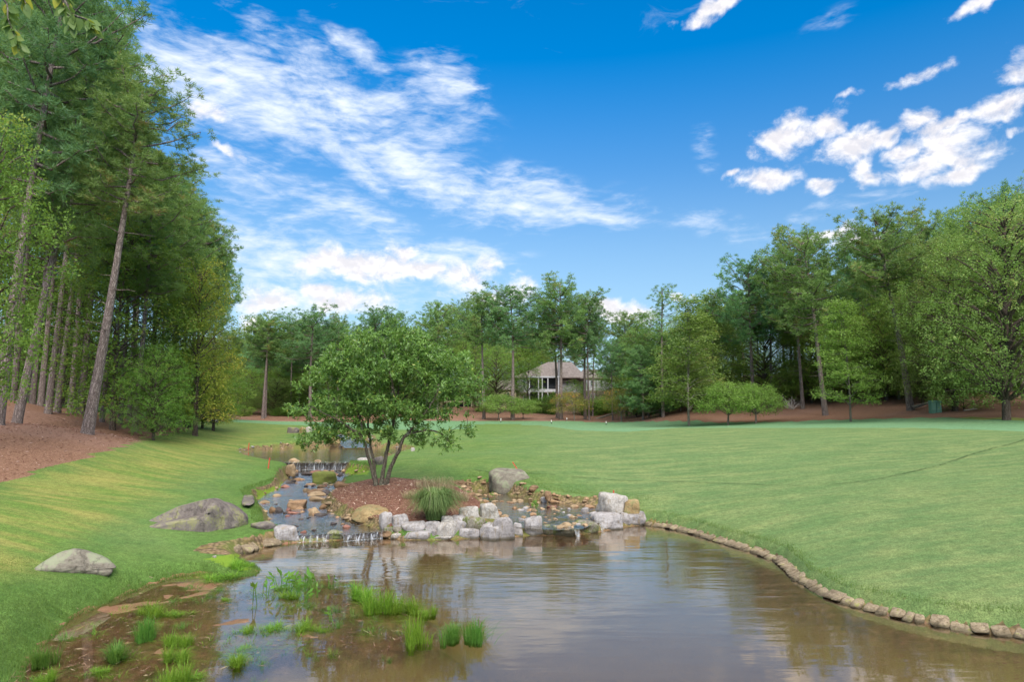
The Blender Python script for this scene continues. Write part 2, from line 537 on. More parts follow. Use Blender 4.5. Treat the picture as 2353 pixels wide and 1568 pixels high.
def terrain(x, y):
    z = land(x, y)
    z = z + 0.05 * (vnoise(x, y, 0.35) - .5) + 0.12 * (vnoise(x + 7, y, .1) - .5) * sstep((y - 20) / 30)
    sds = {}
    for nm, poly, lv, bw, dep, wd in (('ucas', ucas, lambda X, Y: UA + UB * Y, 0.6, .12, .5), ('pool', pool, lambda X, Y: 1.0 + 0 * X, .45, .45, 1.2),
                                     ('stream', stream, lambda X, Y: SA + SB * Y, .35, .16, .5), ('chan', chan, lambda X, Y: CA + CB * Y, .4, .09, .5),
                                     ('pond', pond, lambda X, Y: 0.0 * X, .55, .55, 2.6)):
        sd = sdist(x, y, poly)
        sds[nm] = sd
        L = lv(x, y)
        bw_ = bw
        if nm == 'pond':
            # soft muddy shore on the left, firm bank elsewhere
            bw_ = np.where((x < -3.8) & (y < 17.6), 0.7, 0.42)
            m = sdist(x, y, marsh)
            dm = sstep((m + .9) / 1.4)
            n = vnoise(x, y, 1.1) * .5 + vnoise(x + 3, y + 9, 2.6) * .3 + vnoise(x, y, 6.0) * .2
            depw = 0.05 + dep * sstep(sd / wd)
            deps = 0.034 + 0.085 * (n - .62)
            left_soft = sstep((-5.0 - x) / 1.6)
            deps = deps - 0.012 * left_soft
            d_in = depw * (1 - dm) + np.minimum(depw, deps) * dm
        else:
            d_in = dep * sstep(sd / wd) + .015 + 0.05 * (vnoise(x, y, 2.2) - .4)
        t = sstep(-sd / bw_)
        zo = L + (z - L) * t
        zo = np.where(sd < -bw_, z, zo)
        z = np.where(sd > 0, L - d_in, zo)
    return z, sds


def lines(lo, hi, mid0, mid1, s0, growth):
    out = list(np.arange(mid0, mid1, s0))
    v, s = mid1, s0
    while v < hi: out.append(v); s *= growth; v += s
    v, s = mid0, s0
    left = []
    while v > lo: s *= growth; v -= s; left.append(v)
    return np.array(left[::-1] + out)


gx = lines(-420, 420, -11, 11, .11, 1.045)
gy = []
v = 2.0
while v < 700:
    gy.append(v)
    v += .3 if v < 7.5 else (.1 if v < 30 else (.16 if v < 42 else max(.2, (v - 42) * .04)))
gy = np.array(gy)
GX, GY = np.meshgrid(gx, gy)
GZ, SDS = terrain(GX, GY)
ny, nx = GX.shape


def zat(x, y):
    z, _ = terrain(np.array([float(x)]), np.array([float(y)]))
    return float(z[0])


def ground_px(px, py, y0=6.0, y1=260.0):
    """first terrain point seen through a pixel"""
    d = ray(px, py)
    Ys = np.concatenate([np.arange(y0, 60, .1), np.arange(60, y1, .5)])
    t = Ys / d[1]
    zz, _ = terrain(d[0] * t, Ys)
    zr = CAMH + d[2] * t
    hit = np.nonzero(zr <= zz)[0]
    if len(hit) == 0: return None
    i = hit[0]
    return np.array([d[0] * t[i], Ys[i], zz[i]])


PXX, PYY = to_px(np.stack([GX, GY, GZ], -1))


def pmask(poly, y0=0, y1=1e9):
    return (in_poly(PXX, PYY, poly) & (GY >= y0) & (GY <= y1)).astype(float)


straw = pmask([(-3000, 1500), (0, 1108), (90, 1083), (200, 1050), (330, 1012), (420, 988), (475, 974), (440, 955), (380, 930), (-3000, 300)], 14, 60)
straw = np.maximum(straw, pmask([(940, 966.5), (1250, 967.5), (1390, 971), (1500, 969), (1600, 968), (1640, 972), (1760, 971), (1900, 966), (2100, 961), (2250, 957), (2353, 961), (3400, 965), (3400, 200), (900, 200)], 50))
straw = np.maximum(straw, ((GY > 118) | ((GX < -20) & (GY > 100))).astype(float))
straw = np.maximum(straw, ((GX > 30) & (GY > 58)).astype(float) * (PYY < 960))
mulch_px = [(853, 1101), (775, 1117), (762, 1133), (741, 1152), (751, 1175), (778, 1189), (818, 1204), (871, 1212), (938, 1210), (1018, 1205), (1070, 1185), (1104, 1166), (1108, 1156), (1085, 1140), (1071, 1130), (1045, 1117), (965, 1104), (911, 1098)]
mulch = pmask(mulch_px, 18, 36)
mud = ((sdist(GX, GY, marsh) > 0) & (SDS['pond'] > -.05 - .22 * vnoise(GX, GY, 1.4))).astype(float) * (GZ < .14)
mud = np.maximum(mud, ((SDS['pond'] > -.04)).astype(float))
gravel = pmask([(1030, 1104), (1130, 1106), (1200, 1128), (1250, 1133), (1320, 1140), (1400, 1146), (1460, 1160), (1478, 1178), (1480, 1200), (1300, 1225), (1160, 1222), (1100, 1190), (1108, 1158), (1071, 1128)], 18, 34)
gravel = np.maximum(gravel, (SDS['stream'] > -.3) * 1.0)
gravel = np.maximum(gravel, (SDS['pool'] > -.35) * 1.0)
gravel = np.maximum(gravel, (SDS['ucas'] > -.8) * 1.0)
gravel = np.maximum(gravel, (SDS['chan'] > -.3) * 1.0)
soil = ((SDS['pond'] < 0) & (SDS['pond'] > -.16)).astype(float) * (1 - ((GX < -3.8) & (GY < 17.4)))
soil = np.maximum(soil, pmask([(440, 1268), (470, 1252), (560, 1236), (640, 1218), (640, 1262), (590, 1268), (555, 1282)], 14, 24))
gravel = np.maximum(gravel, soil)
greenm = pmask([(1088, 966), (1300, 966), (1800, 966), (2150, 960), (2353, 968), (3400, 968), (3400, 1000), (2353, 992), (2100, 984), (1750, 984), (1560, 984), (1440, 993), (1330, 990), (1240, 978), (1150, 975), (1088, 976)], 40)
greenm = np.maximum(greenm, pmask([(530, 940), (530, 970), (600, 974), (690, 978), (800, 985), (1000, 990), (1090, 985), (1090, 940)], 60, 120))
yellow = pmask([(-900, 1330), (0, 1130), (200, 1060), (430, 992), (660, 985), (640, 1010), (480, 1070), (330, 1150), (200, 1230), (0, 1330), (-600, 1500)])
ypoly = [(-900, 1330), (0, 1130), (200, 1060), (430, 992), (660, 985), (640, 1010), (480, 1070), (330, 1150), (200, 1230), (0, 1330), (-600, 1500)]
ysd = sdist(np.clip(PXX, -2500, 5000), np.clip(PYY, -2500, 5000), ypoly)
yellow = np.where((GY > 12) & (GX < 0), np.clip(.55 + ysd / 130.0, 0, 1), 0) * (PYY > 960)
yellow = np.maximum(yellow, pmask([(2050, 966), (2250, 958), (3400, 962), (3400, 975), (2353, 976), (2150, 974)], 40))
lush = np.clip(1 - np.abs(np.maximum.reduce([SDS['pond'], SDS['stream'], SDS['chan']])) / 3.2, 0, 1)
lush = lush * np.where(GX < 0, 1, .45)
moss = pmask([(797, 1078), (815, 1073), (850, 1078), (845, 1092), (815, 1092), (793, 1088)], 25, 40)
moss = np.maximum(moss, pmask([(590, 1128), (640, 1118), (648, 1108), (655, 1118), (625, 1140), (590, 1150)], 20, 40))
moss = np.maximum(moss, pmask([(470, 1285), (540, 1272), (585, 1300), (598, 1312), (540, 1312)], 12, 24) * .8)


def grass_nodes(nt, pos):
    big = nt.noise(pos, 0.12, 4, .6)
    mid = nt.noise(pos, 0.9, 5, .6)
    streak = nt.noise(nt.map(pos, rot=(0, 0, R(12)), scale=(.25, 1.6, 1)), 1.0, 5, .62)
    fine = nt.noise(pos, 26, 4, .75)
    fine2 = nt.noise(nt.map(pos, scale=(1, .55, 1)), 75, 3, .7)
    return big, mid, streak, fine, fine2


gm, nt, out = new_mat('ground_cover')
geo = nt.node('ShaderNodeNewGeometry')
pos = geo.outputs['Position']


def attr(nt, n):
    a = nt.node('ShaderNodeAttribute', attribute_name=n)
    s = nt.node('ShaderNodeSeparateColor')
    nt.l.new(a.outputs['Color'], s.inputs[0])
    return s.outputs


big, mid, streak, fine, fine2 = grass_nodes(nt, pos)
ra, rb, rc = attr(nt, 'region_a'), attr(nt, 'region_b'), attr(nt, 'region_c')
edge = nt.noise(pos, 2.2, 5, .7)
edge2 = nt.math('MULTIPLY', nt.math('SUBTRACT', edge, .5), 1.1)


def reg(m, sharp=.09, k=1.0):
    v = nt.math('ADD', m, nt.math('MULTIPLY', edge2, k))
    return nt.ss(v, .5 - sharp, .5 + sharp)


def softreg(m):
    return nt.ss(nt.math('ADD', m, nt.math('MULTIPLY', nt.math('SUBTRACT', mid, .5), .8)), .1, .95)


g0 = nt.mix(nt.ss(mid, .3, .7), (.090, .162, .038), (.150, .212, .054))
xs = nt.node('ShaderNodeSeparateXYZ'); nt.l.new(pos, xs.inputs[0])
right = nt.ss(xs.outputs[0], -3, 6)
g0r = nt.mix(nt.ss(nt.math('ADD', nt.math('MULTIPLY', mid, .4), nt.math('MULTIPLY', streak, .6)), .38, .66), (.108, .178, .062), (.200, .246, .090))
g0 = nt.mix(right, g0, g0r)
g0 = nt.mix(nt.math('MULTIPLY', nt.ss(big, .42, .66), .4), g0, (.125, .205, .072))
yel = nt.mix(nt.ss(streak, .36, .64), (.14, .215, .040), (.31, .28, .078))
g0 = nt.mix(nt.math('MULTIPLY', softreg(rb[1]), .82), g0, yel)
# mown bands on the left fairway
band = nt.node('ShaderNodeTexWave', wave_type='BANDS', bands_direction='X')
nt.set(band, 'Vector', nt.map(pos, rot=(0, 0, R(-52)))); nt.set(band, 'Scale', .11); nt.set(band, 'Distortion', 2.5); nt.set(band, 'Detail', 1.5); nt.set(band, 'Detail Scale', .35)
bm_ = nt.math('MULTIPLY', nt.ss(band.outputs[1], .25, .75), nt.math('SUBTRACT', 1.0, right))
g0 = nt.mix(nt.math('MULTIPLY', bm_, .15), g0, (.085, .20, .034))
g0 = nt.mix(nt.math('MULTIPLY', nt.ss(rb[2], .2, 1.0), .75), g0, nt.mix(mid, (.062, .140, .024), (.120, .205, .042)))
g0 = nt.mix(nt.math('MULTIPLY', reg(rb[0], .2, .35), .85), g0, nt.mix(streak, (.11, .24, .115), (.175, .305, .165)))
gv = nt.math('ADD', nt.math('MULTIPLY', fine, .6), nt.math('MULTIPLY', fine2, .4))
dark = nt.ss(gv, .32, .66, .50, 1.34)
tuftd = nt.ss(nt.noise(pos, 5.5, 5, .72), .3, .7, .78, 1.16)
spots = nt.ss(nt.noise(pos, 3.1, 6, .72), .64, .72, 0, .55)
g0 = nt.mix(spots, g0, (.19, .165, .075))
sw = nt.node('ShaderNodeTexWave', wave_type='BANDS', bands_direction='X')
nt.set(sw, 'Vector', nt.map(pos, rot=(0, 0, R(72)))); nt.set(sw, 'Scale', .16); nt.set(sw, 'Distortion', 1.2); nt.set(sw, 'Detail', 2); nt.set(sw, 'Detail Scale', .5)
g0 = nt.mix(nt.math('MULTIPLY', nt.ss(sw.outputs[1], .35, .65), .13), g0, (.08, .17, .045))
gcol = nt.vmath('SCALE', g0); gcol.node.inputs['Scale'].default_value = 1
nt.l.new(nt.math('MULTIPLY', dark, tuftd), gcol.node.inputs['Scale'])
# pine straw
sn1 = nt.noise(nt.map(pos, scale=(1.0, 2.6, 1)), 9, 6, .75, .6)
sn2 = nt.noise(nt.map(pos, rot=(0, 0, .7), scale=(3.4, 1, 1)), 14, 5, .75, .8)
sn_ = nt.math('ADD', nt.math('MULTIPLY', sn1, .5), nt.math('MULTIPLY', sn2, .5))
scol = nt.ramp(nt.ss(sn_, .3, .7), [(0, (.070, .036, .022)), (.35, (.16, .082, .050)), (.65, (.27, .150, .095)), (1, (.46, .33, .25))])
scol = nt.mix(nt.math('MULTIPLY', nt.ss(big, .45, .6), .45), scol, (.25, .15, .115))
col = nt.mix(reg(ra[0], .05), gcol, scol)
# shredded bark mulch
mcol = nt.ramp(nt.ss(sn_, .33, .68), [(0, (.045, .020, .013)), (.4, (.135, .062, .040)), (.7, (.25, .125, .085)), (1, (.50, .36, .29))])
col = nt.mix(reg(ra[1], .05), col, mcol)
# gravel / earth banks
vor = nt.node('ShaderNodeTexVoronoi', feature='F1')
nt.set(vor, 'Vector', pos); nt.set(vor, 'Scale', 9.0)
gc = nt.mix(nt.ss(vor.outputs['Distance'], .1, .75), (.31, .215, .125), (.10, .07, .042))
gc = nt.mix(nt.ss(nt.noise(pos, 4, 5, .7), .45, .7), gc, (.20, .155, .055))
gc = nt.mix(nt.math('MULTIPLY', nt.ss(mid, .42, .7), .75), gc, (.13, .17, .035))
col = nt.mix(reg(rc[0], .07), col, gc)
# mud and pond floor
mn = nt.noise(pos, 3.0, 8, .75, .5)
mudc = nt.ramp(nt.ss(mn, .3, .7), [(0, (.095, .052, .022)), (.45, (.17, .095, .042)), (.75, (.24, .135, .070)), (1, (.34, .215, .125))])
zz = xs.outputs[2]
redmud = nt.math('MULTIPLY', nt.ss(zz, -.03, .03), nt.ss(xs.outputs[0], -4.5, -6.0))
mudc = nt.mix(redmud, mudc, nt.mix(mn, (.19, .075, .035), (.34, .155, .085)))
algae = nt.math('MULTIPLY', nt.ss(nt.noise(pos, 1.3, 6, .7), .5, .66), nt.ss(zz, -.12, .0))
mudc = nt.mix(nt.math('MULTIPLY', algae, .28), mudc, (.15, .15, .035))
deepc = nt.mix(nt.noise(pos, .8, 5, .6), (.19, .118, .042), (.29, .195, .078))
mudc = nt.mix(nt.ss(zz, -.12, -.35), mudc, deepc)
col = nt.mix(reg(ra[2], .06, .55), col, mudc)
mossc = nt.mix(fine, (.10, .20, .015), (.24, .34, .035))
col = nt.mix(nt.math('MULTIPLY', reg(rc[1], .2), .85), col, mossc)
hgt = nt.mixf(reg(ra[0], .1), gv, sn_)
hgt = nt.math('ADD', hgt, nt.math('MULTIPLY', rc[0], nt.math('SUBTRACT', .6, vor.outputs['Distance'])))
nrm = nt.bump(hgt, .75, .045)
wetm = nt.math('MULTIPLY', reg(ra[2], .06, .55), nt.ss(zz, .08, .01))
principled(nt, out, col, rough=nt.mixf(wetm, .92, .35), spec=nt.mixf(wetm, .12, .45), normal=nrm)
GROUND_MAT = gm

# split the sheet into the ground's regions (shared border vertices stay aligned)
idx = np.arange(nx * ny).reshape(ny, nx)
quads = np.stack([idx[:-1, :-1], idx[:-1, 1:], idx[1:, 1:], idx[1:, :-1]], -1).reshape(-1, 4)
fl = lambda a: ((a[:-1, :-1] + a[:-1, 1:] + a[1:, 1:] + a[1:, :-1]) / 4).ravel()
allV = np.stack([GX, GY, GZ], -1).reshape(-1, 3)
attA = np.stack([straw, mulch, mud], -1).reshape(-1, 3)
attB = np.stack([greenm, yellow, lush], -1).reshape(-1, 3)
attC = np.stack([gravel, moss, 0 * moss], -1).reshape(-1, 3)
cls = np.zeros(len(quads), int)
cls[fl(straw) > .5] = 1
cls[(cls == 1) & (fl(GX) > -5)] = 6
cls[fl(mulch) > .5] = 2
cls[fl(gravel) > .5] = 3
cls[fl(mud) > .5] = 4
cls[(fl(SDS['pond']) > .3) & (fl(sdist(GX, GY, marsh)) < -.3)] = 5
for k, nm, lb in ((0, 'lawn', 'mown golf course turf rolling down to the pond'), (1, 'pine_straw_bed', 'red brown pine straw bank under the woods on the left'),
                  (6, 'woodland_floor', 'pine straw and leaf litter rising under the woods beyond the turf'),
                  (2, 'bark_mulch', 'brown shredded bark mulch on the little island between the two stream arms'), (3, 'gravel_bank', 'tan gravel and earth along the creek and pond edges'),
                  (4, 'mud_flat', 'reddish wet mud flat in the shallow corner of the pond'), (5, 'pond_bed', 'brown silt floor under the pond water')):
    q = quads[cls == k]
    if len(q) == 0: continue
    used, inv = np.unique(q, return_inverse=True)
    me = mesh_np(nm, allV[used], inv.reshape(-1, 4), True, {'region_a': attA[used], 'region_b': attB[used], 'region_c': attC[used]}, GROUND_MAT)
    tag(link(nm, me), lb, None, None, 'structure')


# ---------------------------------------------------------------- water
def water_mat(name, scale=(1.2, 6, 1), strength=.35, dist=.02, foam=0.0, tint=(.80, .72, .55), fine=0.35, ior=1.33, calm=False, rough=.02, refl=1.7, gcol=(1, 1, 1), haze=0.0):
    m, nt, out = new_mat(name)
    g = nt.node('ShaderNodeNewGeometry'); p = g.outputs['Position']
    n1 = nt.noise(nt.map(p, rot=(0, 0, R(6)), scale=scale), 1.0, 3, .5, .4)
    n2 = nt.noise(nt.map(p, rot=(0, 0, R(-9)), scale=(scale[0] * 2.2, scale[1] * 2.1, 1)), 1.0, 3, .55, .2)
    h = nt.math('ADD', nt.math('MULTIPLY', n1, 1 - fine), nt.math('MULTIPLY', n2, fine))
    if calm:
        xy = nt.node('ShaderNodeSeparateXYZ'); nt.l.new(p, xy.inputs[0])
        amt = nt.math('MULTIPLY', nt.ss(xy.outputs[1], 10.0, 18.0, .16, 1.0), nt.ss(xy.outputs[0], -5.5, -1.5, .25, 1.0))
        far = nt.ss(xy.outputs[1], 15.5, 17, 0, 1)
        amt = nt.math('MAXIMUM', amt, nt.math('MULTIPLY', far, .8))
        patch = nt.ss(nt.noise(nt.map(p, scale=(.35, .9, 1)), 1.0, 3, .5), .35, .65, .35, 1.15)
        h = nt.math('MULTIPLY', h, nt.math('MULTIPLY', amt, patch))
    nrm = nt.bump(h, strength, dist)
    fr = nt.node('ShaderNodeFresnel'); nt.set(fr, 'IOR', ior); nt.set(fr, 'Normal', nrm)
    tr = nt.node('ShaderNodeBsdfTransparent'); nt.set(tr, 'Color', tint)
    gl = nt.node('ShaderNodeBsdfGlossy'); nt.set(gl, 'Roughness', rough); nt.set(gl, 'Color', gcol); nt.set(gl, 'Normal', nrm)
    if haze:      # unresolved fine ripples spread part of the reflection towards higher sky
        g2 = nt.node('ShaderNodeBsdfGlossy'); nt.set(g2, 'Roughness', .33); nt.set(g2, 'Color', gcol); nt.set(g2, 'Normal', nrm)
        gm_ = nt.node('ShaderNodeMixShader'); gm_.inputs[0].default_value = haze
        nt.l.new(gl.outputs[0], gm_.inputs[1]); nt.l.new(g2.outputs[0], gm_.inputs[2]); gl = gm_
    mx = nt.node('ShaderNodeMixShader')
    nt.l.new(nt.math('MULTIPLY', fr.outputs[0], refl, clamp=True), mx.inputs[0]); nt.l.new(tr.outputs[0], mx.inputs[1]); nt.l.new(gl.outputs[0], mx.inputs[2])
    res = mx.outputs[0]
    if foam:
        f = nt.noise(nt.map(p, scale=(3, 3, 1)), 2.2, 7, .75, .8)
        ff = nt.ss(nt.math('ADD', f, nt.math('MULTIPLY', nt.math('SUBTRACT', n1, .5), .5)), .60, .78, 0, foam)
        df = nt.node('ShaderNodeBsdfDiffuse'); nt.set(df, 'Color', (.85, .88, .92))
        m2 = nt.node('ShaderNodeMixShader')
        nt.l.new(ff, m2.inputs[0]); nt.l.new(res, m2.inputs[1]); nt.l.new(df.outputs[0], m2.inputs[2])
        res = m2.outputs[0]
    nt.l.new(res, out.inputs[0])
    return m


def sheet(name, poly, lv, grow, step, mat, label, wave=0.0):
    """water surface clipped to a little outside its shoreline, so the bank hides its rim"""
    P = np.array([p[:2] for p in poly])
    x0, y0 = P.min(0) - grow - step; x1, y1 = P.max(0) + grow + step
    xs_, ys_ = np.arange(x0, x1, step), np.arange(y0, y1, step)
    X, Y = np.meshgrid(xs_, ys_)
    sd = sdist(X, Y, poly)
    idx = np.arange(X.size).reshape(X.shape)
    q = np.stack([idx[:-1, :-1], idx[:-1, 1:], idx[1:, 1:], idx[1:, :-1]], -1).reshape(-1, 4)
    keep = sd.ravel()[q].max(1) > -grow
    q = q[keep]
    used, inv = np.unique(q, return_inverse=True)
    Z = lv(X, Y) + wave * ((vnoise(X, Y, 1.8) - .5) + .6 * (vnoise(X + 5, Y, 4.1) - .5))
    V = np.stack([X, Y, Z], -1).reshape(-1, 3)[used]
    me = mesh_np(name, V, inv.reshape(-1, 4), True, None, mat)
    return tag(link(name, me), label, None, None, 'structure')


pondw = water_mat('pond_water', (.8, 4.2, 1), .26, .045, 0, (.88, .85, .79), fine=.25, calm=True, rough=.0, refl=1.95, gcol=(1.0, .95, .85), haze=.05)
creekw = water_mat('creek_water', (3.2, 6.5, 1), .8, .07, .75, (.80, .82, .84), fine=.5, rough=.12, refl=2.6, gcol=(1.0, .97, .93))
poolw = water_mat('pool_water', (.8, 3.5, 1), .55, .06, 0, (.86, .84, .74), refl=2.2, rough=.05, gcol=(1.0, .97, .9))
sheet('pond_water', pond, lambda X, Y: 0 * X, .12, .25, pondw, 'brown rippled pond water reflecting the sky in the foreground')
sheet('creek_water', stream, lambda X, Y: SA + SB * Y, .06, .08, creekw, 'rippling creek water running over cobbles down to the pond', .035)
sheet('side_channel_water', chan, lambda X, Y: CA + CB * Y, .04, .08, water_mat('channel_water', (2.2, 6, 1), .4, .04, .15, (.78, .76, .66), fine=.5), 'thin water trickling through the cobbles of the side channel', .01)
sheet('upper_pool_water', pool, lambda X, Y: 1.0 + 0 * X, .12, .25, poolw, 'still upper pool behind the waterfall')
sheet('upper_cascade_water', ucas, lambda X, Y: UA + UB * Y, .05, .15, creekw, 'distant run of white water above the upper pool', .05)

# ================================================================ vegetation
def leaf_mat(name, dark, light, accent=None, acc_amt=.1, trans=.35, rough=.55, spec=.25):
    m, nt, out = new_mat(name)
    t = nt.node('ShaderNodeAttribute', attribute_name='tint').outputs['Fac']
    oi = nt.node('ShaderNodeObjectInfo').outputs['Random']
    c = nt.mix(t, dark, light)
    if accent: c = nt.mix(nt.ss(t, 1 - acc_amt, 1 - acc_amt * .5), c, accent)
    hs = nt.node('ShaderNodeHueSaturation')
    nt.set(hs, 'Color', c); nt.set(hs, 'Hue', nt.math('ADD', .488, nt.math('MULTIPLY', oi, .024)))
    nt.set(hs, 'Value', nt.math('ADD', .84, nt.math('MULTIPLY', oi, .32)))
    c = hs.outputs[0]
    b = principled(nt, None, c, rough=rough, spec=spec)
    tl = nt.node('ShaderNodeBsdfTranslucent')
    nt.set(tl, 'Color', nt.mix(.5, c, (.22, .34, .03)))
    mx = nt.node('ShaderNodeMixShader'); mx.inputs[0].default_value = trans
    nt.l.new(b.outputs[0], mx.inputs[1]); nt.l.new(tl.outputs[0], mx.inputs[2]); nt.l.new(mx.outputs[0], out.inputs[0])
    return m


def bark_mat(name, c0, c1, scale=6, blotch=None):
    m, nt, out = new_mat(name)
    tcn = nt.node('ShaderNodeTexCoord').outputs['Object']
    n = nt.noise(nt.map(tcn, scale=(2.5, 2.5, .45)), scale, 6, .7, .4)
    v = nt.node('ShaderNodeTexVoronoi', feature='DISTANCE_TO_EDGE')
    nt.set(v, 'Vector', nt.vmath('ADD', nt.map(tcn, scale=(2.2, 2.2, .38)), nt.vmath('MULTIPLY', nt.noise(tcn, 5, 3, .6, out=1), (.35, .35, .35)))); nt.set(v, 'Scale', 6.5)
    crack = nt.ss(v.outputs['Distance'], .0, .22)
    c = nt.mix(nt.ss(n, .32, .68), c0, c1)
    c = nt.mix(crack, tuple(x * .7 for x in c0), c)
    if blotch: c = nt.mix(nt.ss(nt.noise(tcn, 2.0, 5, .7), .56, .66, 0, .7), c, blotch)
    principled(nt, out, c, rough=.9, spec=.15, normal=nt.bump(nt.math('ADD', n, nt.math('MULTIPLY', crack, .6)), .8, .04))
    return m


M_NEEDLE = leaf_mat('pine_needles', (0.124, 0.224, 0.071), (0.271, 0.407, 0.124), (.34, .27, .10), .05, .42, .5)
M_NEEDLE2 = leaf_mat('pine_needles_blue', (0.100, 0.224, 0.097), (0.218, 0.395, 0.153), None, 0, .42, .5)
M_LEAF = leaf_mat('broad_leaves', (0.109, 0.218, 0.034), (0.247, 0.414, 0.081), (.36, .40, .08), .05, .45)
M_LEAFY = leaf_mat('yellowing_leaves', (0.182, 0.248, 0.033), (0.396, 0.451, 0.077), (.50, .42, .07), .12, .45)
M_LEAFO = leaf_mat('olive_leaves', (0.140, 0.218, 0.050), (0.302, 0.409, 0.118), (.38, .38, .12), .06, .43)
M_LEAFL = leaf_mat('bright_leaves', (.160, .285, .050), (.320, .470, .115), None, 0, .48)
M_LEAFA = leaf_mat('autumn_leaves', (.180, .190, .035), (.36, .33, .08), (.50, .24, .07), .2, .4)
M_MAG = leaf_mat('glossy_leaves', (.085, .175, .038), (.225, .365, .080), (.48, .50, .10), .03, .38, .38, .5)
M_BARK = bark_mat('pine_bark', (.17, .13, .115), (.37, .305, .275))
M_BARKD = bark_mat('dark_bark', (.085, .062, .048), (.20, .155, .125), 7)
M_BARKL = bark_mat('lichened_bark', (.12, .105, .085), (.28, .25, .20), 9, (.32, .36, .26))
M_BARKM = bark_mat('mossy_bark', (.085, .070, .052), (.19, .17, .125), 9, (.20, .24, .16))
M_BARKP = bark_mat('pale_bark', (.24, .21, .17), (.45, .41, .35), 9, (.25, .28, .2))


def leaves(rng, C, D, L, Wd, tint, a, twist=None):
    """diamond leaves at C pointing along D"""
    n = len(C)
    r = rng.normal(size=(n, 3)) if twist is None else twist
    S = np.cross(D, r); S /= np.linalg.norm(S, axis=1)[:, None] + 1e-9
    L = np.broadcast_to(L, (n,))[:, None]; Wd = np.broadcast_to(Wd, (n,))[:, None]
    mid = C + D * L * .45
    V = np.stack([C, mid + S * Wd / 2, C + D * L, mid - S * Wd / 2], 1).reshape(-1, 3)
    Q = np.arange(4 * n).reshape(n, 4)
    a.add(V, Q, np.repeat(np.clip(tint, 0, 1), 4))


def unit(v): return v / (np.linalg.norm(v, axis=-1, keepdims=True) + 1e-9)


def trunk_mesh(rng, H, r0, r1, bend, mat, flare=1.5, sides=12, name='trunk'):
    n = 14
    t = np.linspace(0, 1, n)
    ph = rng.uniform(0, 6.28, 2)
    P = np.stack([bend * (np.sin(t * 3.1 + ph[0]) - math.sin(ph[0])) * t, bend * (np.sin(t * 2.5 + ph[1]) - math.sin(ph[1])) * t, H * t - .4 * (t == 0)], 1)
    r = r0 + (r1 - r0) * t ** .85
    r = r * (1 + (flare - 1) * np.exp(-t * H / .55))
    # extra ring just above the foot
    P = np.insert(P, 1, P[0] + (P[1] - P[0]) * .12, 0); r = np.insert(r, 1, r[0] * .80)
    P = np.insert(P, 2, P[0] + (P[2] - P[0]) * .35, 0); r = np.insert(r, 2, (r0 * 1.04))
    a = Acc(); a.add(*tube(P, r, sides))
    return a, P, r


